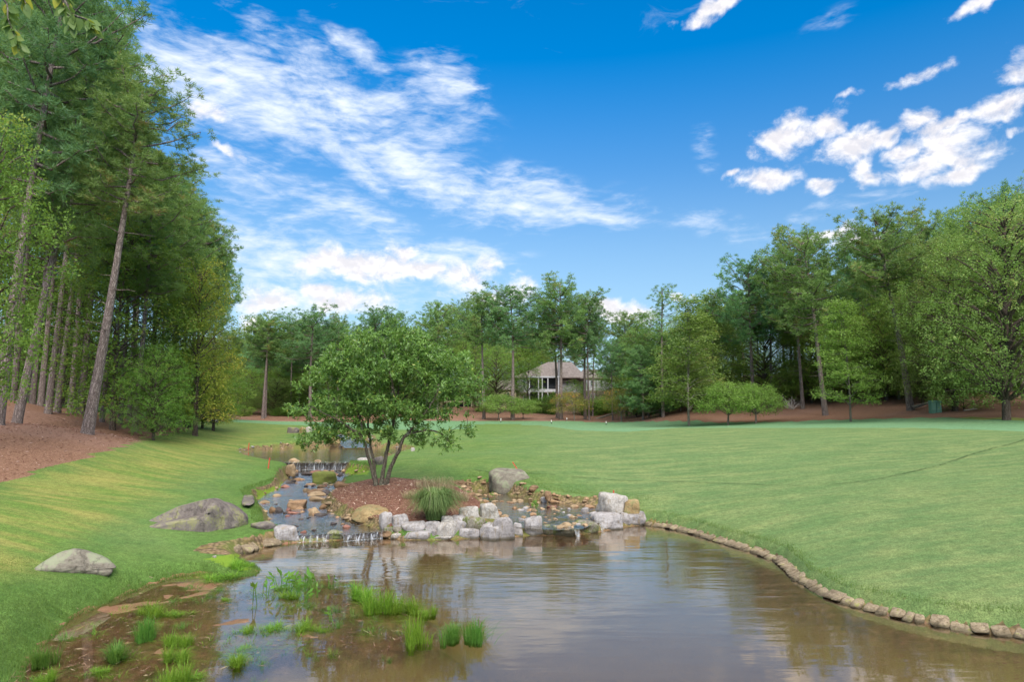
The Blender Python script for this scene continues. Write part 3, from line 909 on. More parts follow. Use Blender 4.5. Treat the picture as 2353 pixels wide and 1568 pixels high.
def pine_variant(seed, H=20.0, cb=.5, spread=3.0, dens=1.0, needle=M_NEEDLE, dead=8, shape='round', nl=.29, nw=.033, npc=30, subk=4.2):
    rng = np.random.default_rng(seed)
    ta, P, r = trunk_mesh(rng, H, .26, .05, .25, M_BARK)
    tp = lambda h: np.array([np.interp(h, P[:, 2], P[:, 0]), np.interp(h, P[:, 2], P[:, 1]), h])
    ba, ca = Acc(), Acc()
    ba.add(*tube(P[6:], np.full(len(P) - 6, .03), 5))
    nlimb = int(40 * dens + 6)
    C, D, T = [], [], []
    for i in range(nlimb):
        f = (i + rng.uniform(0, 1)) / nlimb
        h = H * (cb + (1 - cb) * f * .985)
        if shape == 'round':
            prof = math.sqrt(max(0.02, 1 - ((f - .38) / .66) ** 2))
        else:
            prof = (1 - f) ** .75 * 1.0 + .12
        L = spread * prof * rng.uniform(.55, 1.12)
        azm = i * 2.4 + rng.uniform(-.6, .6)
        up = rng.uniform(-.12, .3) + .55 * f
        p0 = tp(h)
        dirh = np.array([math.cos(azm), math.sin(azm), 0])
        k = 6
        s = np.linspace(0, 1, k)
        pts = p0 + dirh * (s * L)[:, None] + np.array([0, 0, 1.0]) * (L * (up * s + .12 * s * s - .10 * np.sin(s * 3)))[:, None]
        pts[1:-1] += rng.normal(0, .07, (k - 2, 3))
        ba.add(*tube(pts, np.linspace(.055, .014, k) * (.7 + L / 5), 5))
        nsub = max(3, int(L * subk)); ctint = rng.uniform(.1, .9)
        for j in range(nsub):
            u = rng.uniform(.28, 1.0) if j else 1.0
            c = np.array([np.interp(u, s, pts[:, q]) for q in range(3)])
            off = rng.normal(0, 1, 3); off[2] = off[2] * .75 + .2
            off = unit(off) * rng.uniform(.2, .85) * (.6 + .25 * L / 3)
            if j < 3: off *= .3
            e = c + off
            if j % 2 == 0: ba.add(*tube(np.array([c, (c + e) / 2 + (0, 0, -.04), e]), np.array([.014, .01, .007]), 4))
            for q in range(3):
                cc = e + rng.normal(0, .27, 3) * (1, 1, .8)
                nn = npc
                d = rng.normal(0, 1, (nn, 3)); d[:, 2] = d[:, 2] * .7 + .45; d += unit(off) * .5
                C.append(np.repeat(cc[None], nn, 0) + rng.normal(0, .05, (nn, 3))); D.append(unit(d))
                T.append(np.full(nn, ctint + rng.uniform(-.22, .22)) + rng.normal(0, .09, nn))
    C, D, T = np.concatenate(C), np.concatenate(D), np.concatenate(T)
    leaves(rng, C, D, rng.uniform(.7, 1.15, len(C)) * nl, nw, T, ca)
    for i in range(dead):     # bare stubs under the crown
        h = H * rng.uniform(cb * .45, cb); azm = rng.uniform(0, 6.28); L = rng.uniform(.4, 1.7)
        p0 = tp(h); dirh = np.array([math.cos(azm), math.sin(azm), rng.uniform(-.15, .25)])
        pts = p0 + dirh * (np.linspace(0, 1, 4) * L)[:, None] + rng.normal(0, .05, (4, 3)) * np.linspace(0, 1, 4)[:, None]
        ba.add(*tube(pts, np.linspace(.035, .008, 4), 4))
    return ta.mesh('trunk', M_BARK), ba.mesh('branches', M_BARK), ca.mesh('crown', needle, False), H, spread


def decid_variant(seed, H=14.0, spread=3.2, low=.18, lobes=46, leafm=M_LEAF, bark=M_BARKD, leaf=.17, flat=.6, per=46, shape='oval', r0=.2, stems=1, wh=8):
    rng = np.random.default_rng(seed)
    ta, P, r = trunk_mesh(rng, H * .9, r0, .03, .22, bark)
    tp = lambda h: np.array([np.interp(h, P[:, 2], P[:, 0]), np.interp(h, P[:, 2], P[:, 1]), h])
    ba, ca = Acc(), Acc()
    ba.add(*tube(P[3:], np.full(len(P) - 3, .025), 5))
    C, D, T = [], [], []
    for i in range(lobes):
        f = ((i + rng.uniform(0, 1)) / lobes)
        z = H * (low + (1 - low) * f)
        if shape == 'oval': prof = math.sqrt(max(.03, 1 - ((f - .42) / .62) ** 2))
        elif shape == 'cone': prof = max(.1, (1.05 - f)) ** .8 * (1 if f > .08 else .75)
        elif shape == 'umbrella': prof = math.sqrt(max(.05, 1 - f ** 2 * .8))
        else: prof = math.sqrt(max(.05, 1 - (2 * f - 1) ** 2))
        rr = spread * prof * math.sqrt(rng.uniform(.12, 1.0))
        azm = i * 2.4 + rng.uniform(-.5, .5)
        c = tp(min(z, H * .9)) * (1, 1, 0) + np.array([rr * math.cos(azm), rr * math.sin(azm), z])
        R0 = spread * rng.uniform(.26, .48) * (1 if f < .85 else .7)
        hb = max(H * low * .7, z - rr * rng.uniform(.4, .9)); p0 = tp(min(hb, H * .86))
        k = 5; s = np.linspace(0, 1, k)[:, None]
        pts = p0 * (1 - s) + c * s + np.array([0, 0, 1]) * np.sin(s * 3.14) * .15 * rr + rng.normal(0, .07, (k, 3)) * (s * (1 - s) * 4)
        ba.add(*tube(pts, np.linspace(.05, .012, k) * (.6 + rr / 4) * (r0 / .2), 5))
        npz = int(per * (R0 / (spread * .38)) ** 2)
        d = unit(rng.normal(0, 1, (npz, 3))); rad = R0 * rng.uniform(.35, 1.08, npz) ** .6
        cc = c + d * rad[:, None] * (1, 1, flat)
        for w in range(0, npz, 9):
            ba.add(*tube(np.array([c, cc[w]]), np.array([.012, .005]), 3))
        base = rng.uniform(.02, .95)
        n = wh
        cr = np.repeat(cc, n, 0) + rng.normal(0, leaf * .85, (npz * n, 3))
        dd = np.repeat(d, n, 0) * .6 + rng.normal(0, .7, (npz * n, 3)); dd[:, 2] -= .15
        C.append(cr); D.append(unit(dd)); T.append(np.clip(base + np.repeat(rng.normal(0, .12, npz), n) + rng.normal(0, .10, npz * n), 0, .97))
    C, D, T = np.concatenate(C), np.concatenate(D), np.concatenate(T)
    # a share of leaves lie rather flat so that their faces catch the sky
    tw = rng.normal(0, 1, C.shape); tw[:, 2] *= .4
    up = rng.random(len(C)) < .55
    D[up, 2] *= .35; D = unit(D)
    tw[up] = np.array([0, 0, 1]) + rng.normal(0, .35, (up.sum(), 3))
    leaves(rng, C, D, rng.uniform(.7, 1.2, len(C)) * leaf, leaf * .58, T, ca, tw)
    return ta.mesh('trunk', bark), ba.mesh('branches', bark), ca.mesh('crown', leafm, False), H, spread


PINES = [pine_variant(11, cb=.50, needle=M_NEEDLE), pine_variant(12, cb=.58, dens=.8, needle=M_NEEDLE2),
         pine_variant(13, cb=.42, dens=1.15, needle=M_NEEDLE), pine_variant(14, cb=.64, dens=.75, needle=M_NEEDLE, spread=2.8),
         pine_variant(15, cb=.46, dens=1.1, needle=M_NEEDLE2)]
PINESW = [pine_variant(51, cb=.48, spread=5, nl=.40, nw=.06, npc=16, subk=3.6), pine_variant(52, cb=.56, spread=5, nl=.40, nw=.06, npc=16, subk=3.4, needle=M_NEEDLE2),
          pine_variant(53, cb=.42, spread=5, dens=1.1, nl=.40, nw=.06, npc=16, subk=3.4), pine_variant(54, cb=.62, spread=4.8, dens=.85, nl=.40, nw=.06, npc=16, subk=3.8), pine_variant(55, cb=.46, spread=5, nl=.40, nw=.06, npc=16, subk=3.6, needle=M_NEEDLE2)]
PINE_SPARSE = pine_variant(21, cb=.42, dens=.42, needle=M_NEEDLE, dead=16)
PINE_YOUNG = pine_variant(22, H=9, cb=.10, dens=1.3, spread=2.4, shape='cone', needle=M_NEEDLE2, dead=0)
DEC = {'green': decid_variant(31, leafm=M_LEAF), 'green2': decid_variant(32, leafm=M_LEAF, low=.12, shape='oval', lobes=52),
       'yellow': decid_variant(33, leafm=M_LEAFY, low=.10, lobes=54), 'olive': decid_variant(34, leafm=M_LEAFO, low=.14, lobes=60, spread=3.6),
       'slim': decid_variant(35, leafm=M_LEAFO, low=.16, shape='cone', lobes=44, spread=2.4, bark=M_BARKP, r0=.13),
       'young': decid_variant(36, leafm=M_LEAFL, low=.16, shape='cone', lobes=40, spread=3.0, flat=.35, bark=M_BARKL, r0=.12),
       'low': decid_variant(37, H=7, leafm=M_LEAF, low=.08, lobes=34, spread=3.0, r0=.1, leaf=.15)}
OLIVEW = decid_variant(38, H=17, leafm=M_LEAFO, low=.12, lobes=105, spread=6.2, r0=.28, leaf=.155, per=52, wh=12)
GREENW = decid_variant(39, H=15, leafm=M_LEAF, low=.12, lobes=80, spread=5.2, r0=.24, leaf=.15, per=50, wh=11)
DOG = decid_variant(41, H=4.2, spread=2.9, low=.34, lobes=36, leafm=M_LEAFL, bark=M_BARKL, leaf=.15, flat=.28, shape='umbrella', r0=.09, per=40)
DOGA = decid_variant(42, H=5.0, spread=2.8, low=.36, lobes=30, leafm=M_LEAFA, bark=M_BARKP, leaf=.15, flat=.30, shape='umbrella', r0=.10, per=28)
SHRUB = decid_variant(43, H=2.2, spread=1.5, low=.05, lobes=22, leafm=M_LEAF, leaf=.12, flat=.8, shape='ball', r0=.05, per=40)


def place_tree(kind, var, px, Y, top, wpx, label, cat='tree', group=None, lean=None, trunk_px=None, base=None, sink=0.05, rz=None, zoff=0):
    """stand a tree at image column px and distance Y; its height reaches image row `top`, crown width wpx"""
    X = (px - 1176.5) / F * Y * (1 + 0.0)
    z = base if base is not None else zat(X, Y)
    # column shifts slightly with height because of the pitch: solve X from the base pixel
    bx = px
    for _ in range(3):
        cx, cy = to_px(np.array([X, Y, z])); X += (bx - cx) / F * Y
        z = base if base is not None else zat(X, Y)
    ztop = PY(px, top, Y)[2]
    h = max(1.0, ztop - z)
    tm, bm, cm, H, sp_ = var
    sz = h / H
    half = (wpx / F * Y) / 2 * ((1.2 if Y < 80 else 1.1) if 'pine' in kind else 1.08)
    if half / sz > 3.9:
        for q_ in range(5):
            if var is PINES[q_]: tm, bm, cm, H, sp_ = PINESW[q_]
        if var is DEC['olive']: tm, bm, cm, H, sp_ = OLIVEW
        elif var in (DEC['green'], DEC['green2']) : tm, bm, cm, H, sp_ = GREENW
        sz = h / H
    sx = half / sp_
    root = empty(kind, (X, Y, z - sink + zoff), 0, label=label, cat=cat, group=group)
    rng = random.Random(hash((round(px), round(Y * 10), round(top))) & 0xffff)
    ang = rng.uniform(0, 6.28) if rz is None else rz
    if lean is not None:
        dx = (lean - px) / F * Y
        root.rotation_euler = (0, math.atan2(dx, h), 0)
    else:
        root.rotation_euler = (rng.uniform(-.015, .015), rng.uniform(-.02, .02), 0)
    tr = sz if trunk_px is None else (trunk_px / F * Y / 2) / .26
    for nm, me, s in (('trunk', tm, (tr, tr, sz)), ('branches', bm, (sx, sx, sz)), ('crown', cm, (sx, sx, sz))):
        o = link(nm, me, root)
        o.scale = s
        o.rotation_euler = (0, 0, ang)
    return root


# --- big-leaved little tree on the island: skeleton grown towards points of its crown
def island_tree():
    rng = np.random.default_rng(77)
    Y0 = 27.7
    bz = zat((872 - 1176.5) / F * Y0, Y0)
    ba, ca = Acc(), Acc()
    stems = [
        [(866, 1101, 0), (852, 1068, -.1), (840, 1030, -.2), (833, 990, -.3), (822, 950, -.4), (805, 915, -.5)],
        [(867, 1099, .1), (858, 1060, .3), (850, 1010, .5), (846, 960, .7), (850, 910, .9), (842, 860, 1.0)],
        [(876, 1100, 0), (884, 1065, .1), (893, 1020, .2), (902, 980, .1), (912, 935, 0), (915, 885, -.1), (905, 830, -.2), (900, 790, -.1)],
        [(884, 1099, .1), (900, 1070, 0), (915, 1040, -.2), (928, 1008, -.3), (943, 990, -.4), (965, 965, -.6), (990, 930, -.8), (1015, 885, -.8)],
        [(935, 1000, -.35), (965, 992, -.3), (995, 990, -.2), (1020, 1002, -.1), (1035, 1020, 0)],
        [(833, 1000, -.25), (805, 985, -.5), (775, 965, -.8), (745, 950, -1.0), (715, 935, -1.1)],
        [(850, 1010, .5), (830, 960, 1.0), (800, 910, 1.5), (770, 870, 1.8)],
        [(912, 935, 0), (950, 890, .8), (985, 840, 1.3), (1010, 810, 1.5)],
        [(915, 960, 0), (905, 900, -1.1), (890, 840, -1.7), (880, 800, -2)],
    ]
    rads = [(.075, .025), (.065, .025), (.088, .02), (.088, .02), (.05, .012), (.045, .012), (.04, .012), (.04, .012), (.035, .012)]
    nodes, parts = [], []
    for S, (ra_, rb_) in zip(stems, rads):
        P = np.array([PY(x, y, Y0 + dy) for x, y, dy in S])
        if S[0][1] > 1095: P[0, 2] = bz - .15
        P = catmull(P, 6); P[2:-1] += rng.normal(0, .012, (len(P) - 3, 3))
        rr = np.linspace(ra_, rb_, len(P))
        if S[0][1] > 1095: rr[:4] *= np.array([1.5, 1.3, 1.15, 1.05])
        ba.add(*tube(P, rr, 9))
        start = len(P) // 3 if S[0][1] > 1095 else 1
        nodes += list(P[start:])
    trunk = ba
    nodes = np.array(nodes)
    # crown envelope in (column, row, half-depth)
    ell = [(875, 775, 60, 38, 1.3), (925, 790, 55, 40, 1.4), (820, 800, 60, 42, 1.5), (765, 820, 52, 36, 1.3), (735, 858, 48, 34, 1.2), (700, 885, 34, 24, .9), (980, 815, 55, 36, 1.3), (1030, 835, 48, 34, 1.1), (1065, 870, 36, 34, .9),
           (800, 870, 66, 44, 1.9), (870, 850, 62, 50, 2.1), (935, 860, 60, 48, 2.1), (1000, 885, 54, 40, 1.5), (1040, 920, 34, 26, .8), (760, 925, 60, 34, 1.5), (705, 940, 46, 22, 1.0), (662, 945, 34, 15, .5), (850, 930, 64, 40, 1.9), (925, 935, 56, 36, 1.7), (985, 945, 46, 30, 1.2),
           (745, 975, 46, 26, 1.0), (800, 985, 44, 26, 1.1), (712, 1015, 32, 30, .6), (735, 1000, 30, 20, .6), (880, 985, 40, 22, 1.0), (1015, 1005, 46, 26, .8), (1035, 1030, 32, 24, .5), (1075, 975, 16, 42, .3), (960, 985, 34, 22, .8), (905, 745, 24, 14, .5), (1045, 800, 20, 14, .4), (765, 1000, 50, 24, 1.0), (900, 1003, 40, 18, .9), (840, 1015, 44, 16, .9), (950, 1010, 30, 16, .7), (1085, 905, 26, 30, .6)]
    ell = [(e[0] + (16 if e[0] > 700 and e[1] < 960 else 4), *e[1:]) for e in ell]
    wts = np.array([e[2] * e[3] * e[4] for e in ell], float)
    T = []
    while len(T) < 1080:
        e = ell[rng.choice(len(ell), p=wts / wts.sum())]
        d = unit(rng.normal(0, 1, 3)) * rng.uniform(.15, 1) ** (1 / 2.2)
        x, y, dy = e[0] + d[0] * e[2] * .97, e[1] + d[1] * e[3] * .97, d[2] * e[4]
        T.append(PY(x, y, Y0 + dy))
    T = np.array(T)
    ctr = PY(875, 980, Y0)
    T = T[np.argsort(np.linalg.norm(T - ctr, axis=1))]
    br = Acc(); ends = []
    for t in T:
        dd = np.linalg.norm(nodes - t, axis=1) + .35 * np.maximum(0, nodes[:, 2] - t[2])
        j = dd.argmin(); p = nodes[j]; L = np.linalg.norm(t - p)
        k = 5; s = np.linspace(0, 1, k)[:, None]
        pts = p * (1 - s) + t * s + np.array([0, 0, 1]) * np.sin(s * 3.14) * L * .12 + rng.normal(0, .03, (k, 3)) * np.sin(s * 3.14)
        br.add(*tube(pts, np.linspace(min(.02, .008 + L * .008), .005, k), 4))
        nodes = np.vstack([nodes, pts[1:]])
        ends.append((pts, L))
    C, D, TT = [], [], []
    for pts, L in ends:
        axis = unit(pts[-1] - pts[-2])
        tint = rng.uniform(.2, .85)
        for q in range(7):
            u = 1.0 if q == 0 else rng.uniform(.35, 1)
            c = pts[-1] if q == 0 else np.array([np.interp(u, np.linspace(0, 1, 5), pts[:, w]) for w in range(3)]) + rng.normal(0, .12, 3)
            n = 8
            a_ = unit(axis + rng.normal(0, .4, 3))
            d = rng.normal(0, 1, (n, 3)); d = d - (d @ a_)[:, None] * a_ * .6
            d = unit(unit(d) + a_ * .45 + np.array([0, 0, -.12]))
            C.append(np.repeat(c[None], n, 0)); D.append(d); TT.append(np.clip(tint + rng.normal(0, .17, n), 0, .96) + (rng.random(n) < .012))
    C, D, TT = np.concatenate(C), np.concatenate(D), np.concatenate(TT)
    tw = np.array([0, 0, 1.0]) + rng.normal(0, .7, C.shape)
    leaves(rng, C, D, rng.uniform(.11, .19, len(C)), rng.uniform(.038, .054, len(C)), TT, ca, tw)
    X0 = (872 - 1176.5) / F * Y0
    root = empty('magnolia_tree', (X0, Y0, bz), 0, label='small multi-stemmed tree with glossy leaves growing on the mulched island in the stream', cat='tree')
    off = Vector((-X0, -Y0, -bz))
    for nm, a, m, sm in (('trunk', trunk, M_BARKM, True), ('branches', br, M_BARKM, True), ('crown', ca, M_MAG, False)):
        o = link(nm, a.mesh(nm, m, sm), root)
        o.location = off
    return root


island_tree()

LM_L = [(-400, 'outside the left edge'), (0, 'behind the pine at the left edge'), (40, 'behind the narrow leaning pine'), (110, 'behind the ivy patched pine'), (170, 'behind the pine with the flared foot'), (200, 'behind the big leaning pine'),
        (260, 'behind the pale twin stems'), (310, 'behind the upright pine at the lawn edge'), (355, 'behind the small thin paired stems'), (400, 'behind the small grey boulder'), (450, 'behind the tall yellowing tree')]
LM_R = [(1385, 'right of the grey house'), (1428, 'behind the yellow orange dogwood'), (1478, 'behind the dense young pine'), (1524, 'behind the sparse topped pine'), (1583, 'behind the pale straight trunk'), (1625, 'just right of the pale straight trunk'),
        (1673, 'behind the left one of the paired dogwoods'), (1737, 'behind the right one of the paired dogwoods'), (1800, 'behind the bare grey bush'), (1850, 'left of the leaning pine'), (1900, 'behind the leaning pine'), (1955, 'behind the young tiered tree'),
        (2010, 'between the young tiered tree and the thick pine'), (2070, 'behind the very tall thick pine'), (2140, 'behind the green utility boxes'), (2195, 'behind the tall olive green tree'), (2250, 'left of the huge spreading tree'), (2313, 'behind the huge spreading tree'), (2380, 'at the right edge of the picture'), (2500, 'outside the right edge')]
LM_C = [(480, 'at the left end of the far green'), (560, 'left of the long straight pine'), (604, 'behind the long straight pine'), (668, 'behind the slim pine'), (712, 'behind the rounded top pine'), (775, 'behind the feathery top pine'), (850, 'behind the island tree top'), (920, 'right behind the island tree'),
        (1005, 'above the island tree shoulder'), (1060, 'behind the yellow house'), (1112, 'behind the open crowned pine'), (1178, 'behind the tall bare pine'), (1235, 'left of the grey house chimney'), (1289, 'behind the tallest centre pine'), (1350, 'behind the grey house roof end')]
_cnt = {}


def where(px, Y, lms):
    i = min(range(len(lms)), key=lambda k: abs(lms[k][0] - px))
    key = (id(lms), i)
    return lms[i][1]


_used = {}


def uniq(base, px, Y, top, lms):
    w = where(px, Y, lms)
    for adj in ('', 'taller ', 'shorter ', 'broader ', 'narrower ', 'paler ', 'rounder ', 'lower ', 'farther ', 'taller broad ', 'shorter narrow ', 'leaning '):
        t = adj + base + ' ' + w
        if t not in _used: break
    _used[t] = 1
    return t


LG, RG, CG = 'tall pines in the woods on the left', 'trees in the woods on the right', 'tall pines beyond the far green'
P = PINES
# --- left woods, front trunks: (column, distance, top row, crown width, variant, trunk px, lean column at top, label)
left = [
    (200, 35, 215, 225, P[3], 27, 305, 'tall leaning pine with pale bare trunk standing out in front of the left woods'),
    (38, 37, 60, 260, P[2], 21, 175, 'leaning pine with narrow grey trunk between the frame edge and the big leaning pine'),
    (-6, 33, -150, 300, P[4], 26, 60, 'big pine whose trunk rises right at the left edge of the picture'),
    (110, 45, 20, 230, P[1], 16, 160, 'pine with ivy and lichen patched trunk'),
    (131, 47, 90, 230, P[2], 15, 190, 'pine with upright trunk directly right of the ivy patched pine'),
    (162, 50, 160, 210, P[3], 14, 180, 'pine with flared trunk foot midway between the ivy patched pine and the big leaning pine'),
    (184, 51, 190, 210, P[4], 16, 215, 'dark trunked pine half hidden behind the big leaning pine'),
    (30, 52, 0, 260, P[1], 13, 60, None), (74, 54, 40, 240, P[3], 13, 100, None), (93, 53, 90, 230, P[0], 14, 115, None), (8, 50, -60, 260, P[2], 12, 30, None),
    (234, 46, 290, 200, P[2], 11, 262, 'short dark trunked pine just right of the big leaning pine'),
    (276, 47, 345, 190, P[4], 11, 290, 'dark trunked pine behind the pair of pale twin stems'),
    (309, 44, 390, 190, P[0], 14, 330, 'upright pine with brown trunk at the edge of the lawn'),
    (297, 52, 370, 180, P[1], 11, 300, None),
    (389, 52, 440, 170, P[2], 12, 400, 'pine with thick short visible trunk near the small grey boulder'),
    (411, 62, 475, 150, P[4], 10, 425, None), (432, 62, 525, 150, P[3], 14, 450, 'dark pine trunk standing last in the row at the end of the straw bank'),
    (365, 56, 410, 170, P[1], 9, 372, None), (340, 58, 390, 170, P[3], 9, 345, None), (455, 75, 575, 110, P[0], 9, 468, None), (480, 85, 610, 90, P[1], 8, 485, None),
]
for px, Y, top, w, var, tpx, ln, lab in left:
    place_tree('pine_tree', var, px, Y, top, w, lab or uniq('slender pine in the left woods', px, Y, top, LM_L), 'pine tree', LG if lab is None else None, lean=ln, trunk_px=tpx)
lt = [
    ('broadleaf_tree', DEC['green'], -70, 26, 270, 260, 'leafy broadleaf tree with light green foliage hanging over the left edge'),
    ('broadleaf_tree', DEC['green2'], 258, 43, 500, 250, 'bright green broadleaf tree on pale twin stems behind the big leaning pine'),
    ('broadleaf_tree', DEC['green'], 340, 48, 585, 180, 'dense green broadleaf tree right of the pine at the lawn edge'),
    ('broadleaf_tree', DEC['green2'], 352, 42, 800, 150, 'small rounded broadleaf tree on thin paired stems at the straw edge'),
    ('broadleaf_tree', DEC['green'], 398, 50, 760, 130, 'low hanging green broadleaf tree over the small grey boulder'),
    ('broadleaf_tree', DEC['yellow'], 448, 49, 590, 160, 'tall yellowing broadleaf tree at the end of the left woods'),
    ('broadleaf_tree', DEC['yellow'], 490, 56, 760, 110, 'lower yellow green tree drooping at the far tip of the left woods'),
    ('broadleaf_tree', DEC['green'], 465, 62, 800, 130, 'dark green undergrowth tree beneath the tall yellowing tree'),
    ('broadleaf_tree', DEC['green2'], 190, 60, 560, 260, 'shaded broadleaf tree deep behind the leaning pine'),
]
for k, var, px, Y, top, w, lab in lt:
    place_tree(k, var, px, Y, top, w, lab, 'tree')
rnd = random.Random(9)
sil_l = lambda x: float(np.interp(x, [-800, 0, 150, 250, 330, 380, 440, 480, 510, 540], [-500, -150, -50, 110, 250, 330, 410, 460, 560, 700]))
for i in range(24):
    px = rnd.uniform(-420, 430)
    Y = rnd.uniform(56, 96) if px > 60 else rnd.uniform(48, 90)
    top = sil_l(px + 75) + rnd.uniform(20, 130)
    if rnd.random() < .6:
        place_tree('pine_tree', rnd.choice(P), px, Y, top, rnd.uniform(150, 230) * 45 / Y, uniq('slender pine in the left woods', px, Y, top, LM_L), 'pine tree', LG, trunk_px=rnd.uniform(8, 12))
    else:
        place_tree('broadleaf_tree', DEC[rnd.choice(['green', 'green2', 'olive'])], px, Y, max(top, 380) + rnd.uniform(0, 200), rnd.uniform(170, 260) * 60 / Y, uniq('shaded broadleaf tree', px, Y, top, LM_L), 'tree', 'broadleaf trees under the left pines')

# --- far centre, across the green
far = [
    (604, 112, 735, 120, P[3], 8, 'tall pine with a long straight bare trunk left of the island tree, beside a twin'),
    (610, 116, 745, 90, P[1], 5, 'thin pine close behind the long straight pine left of the island tree'),
    (712, 112, 722, 140, P[1], 9, 'rounded top pine rising behind the left side of the island tree'),
    (668, 125, 745, 110, P[3], 5, 'slim pine between the long straight pine and the rounded top pine'),
    (775, 118, 740, 90, P[0], 5, 'pine with feathery top seen above the left shoulder of the island tree'),
    (850, 122, 722, 130, P[4], 8, 'broad crowned pine directly behind the top of the island tree'),
    (900, 125, 728, 100, P[1], 7, 'pine behind the island tree just right of its top'),
    (1005, 122, 706, 120, P[3], 8, 'pine standing above the right shoulder of the island tree'),
    (1064, 156, 698, 110, P[4], 6, 'pine behind the yellow house roof'),
    (1112, 114, 682, 120, P[3], 8, 'open crowned pine just left of the gap before the tall bare pine'),
    (1178, 112, 672, 170, P[1], 10, 'tall pine with bare orange grey trunk right of the yellow house'),
    (1289, 113, 660, 170, P[0], 10, 'tallest pine of the centre group standing before the grey house chimney'),
    (1281, 118, 700, 100, P[3], 8, 'slimmer pine just left of the tallest centre pine'),
    (1345, 116, 690, 110, P[3], 8, 'pine with thin crown in front of the grey house roof'),
    (1354, 113, 705, 105, P[1], 6, 'slender pine at the right end of the centre group'),
    (1362, 122, 740, 80, PINE_SPARSE, 5, 'wispy pine in front of the white siding of the grey house'),
]
for px, Y, top, w, var, tpx, lab in far:
    place_tree('pine_tree', var, px, Y, top, w, lab, 'pine tree', trunk_px=tpx)
for i in range(26):
    px = [590, 640, 690, 740, 800, 880, 940, 980, 1030, 1080, 1140, 1225, 1250, 1320, 560, 520, 470, 860, 760, 660, 1150, 1210, 1085, 700, 610, 920][i]
    Y = rnd.uniform(128, 175) if px < 1000 else rnd.uniform(166, 188)
    top = float(np.interp(px, [470, 560, 700, 800, 900, 1000, 1100, 1200, 1290, 1350], [770, 770, 760, 765, 745, 735, 725, 715, 720, 760])) + rnd.uniform(-10, 30)
    if 1190 < px < 1260: top += 20
    v_ = rnd.choice(P)
    place_tree('pine_tree', v_, px, Y, top, rnd.uniform(85, 120), uniq('distant tree line pine', px, Y, top, LM_C), 'pine tree', CG, trunk_px=rnd.uniform(4, 6))
for i, (px, top, w, k) in enumerate([(575, 850, 70, 'green'), (630, 870, 80, 'olive'), (680, 860, 80, 'green2'), (735, 850, 90, 'green'), (790, 860, 90, 'green2'), (850, 850, 90, 'green'), (910, 850, 90, 'olive'), (960, 840, 80, 'green'), (1225, 790, 100, 'green2'), (1196, 800, 80, 'green2'),
                                     (1140, 800, 90, 'green'), (1195, 780, 90, 'green2'), (540, 880, 80, 'green'), (655, 830, 90, 'green2'), (830, 810, 100, 'green')]):
    Y = 164 if px > 1180 else 133 if px > 1050 else rnd.uniform(122, 135)
    w *= 1.25
    place_tree('broadleaf_tree', DEC[k], px, Y, top, w, uniq('round leafy far tree', px, Y, top, LM_C), 'tree', 'leafy trees beyond the far green')

# --- small ornamental trees
for px, Y, top, w, var, lab in [
    (1145, 112, 908, 96, DOG, 'bright green layered dogwood left of the tall bare centre pine'),
    (1202, 114, 918, 66, DOG, 'bright green layered dogwood right of the tall bare centre pine'),
    (1320, 112, 902, 92, DOGA, 'yellowing dogwood in front of the grey house'),
    (1428, 103, 893, 76, DOGA, 'yellow orange dogwood with pale stems beside the slim pine trunks'),
    (1673, 76, 880, 128, DOG, 'pale green layered dogwood, left one of the touching pair on the right straw bank'),
    (1737, 75, 884, 112, DOG, 'pale green layered dogwood, right one of the touching pair on the right straw bank')]:
    place_tree('dogwood_tree', var, px, Y, top, w, lab, 'small tree', trunk_px=None)

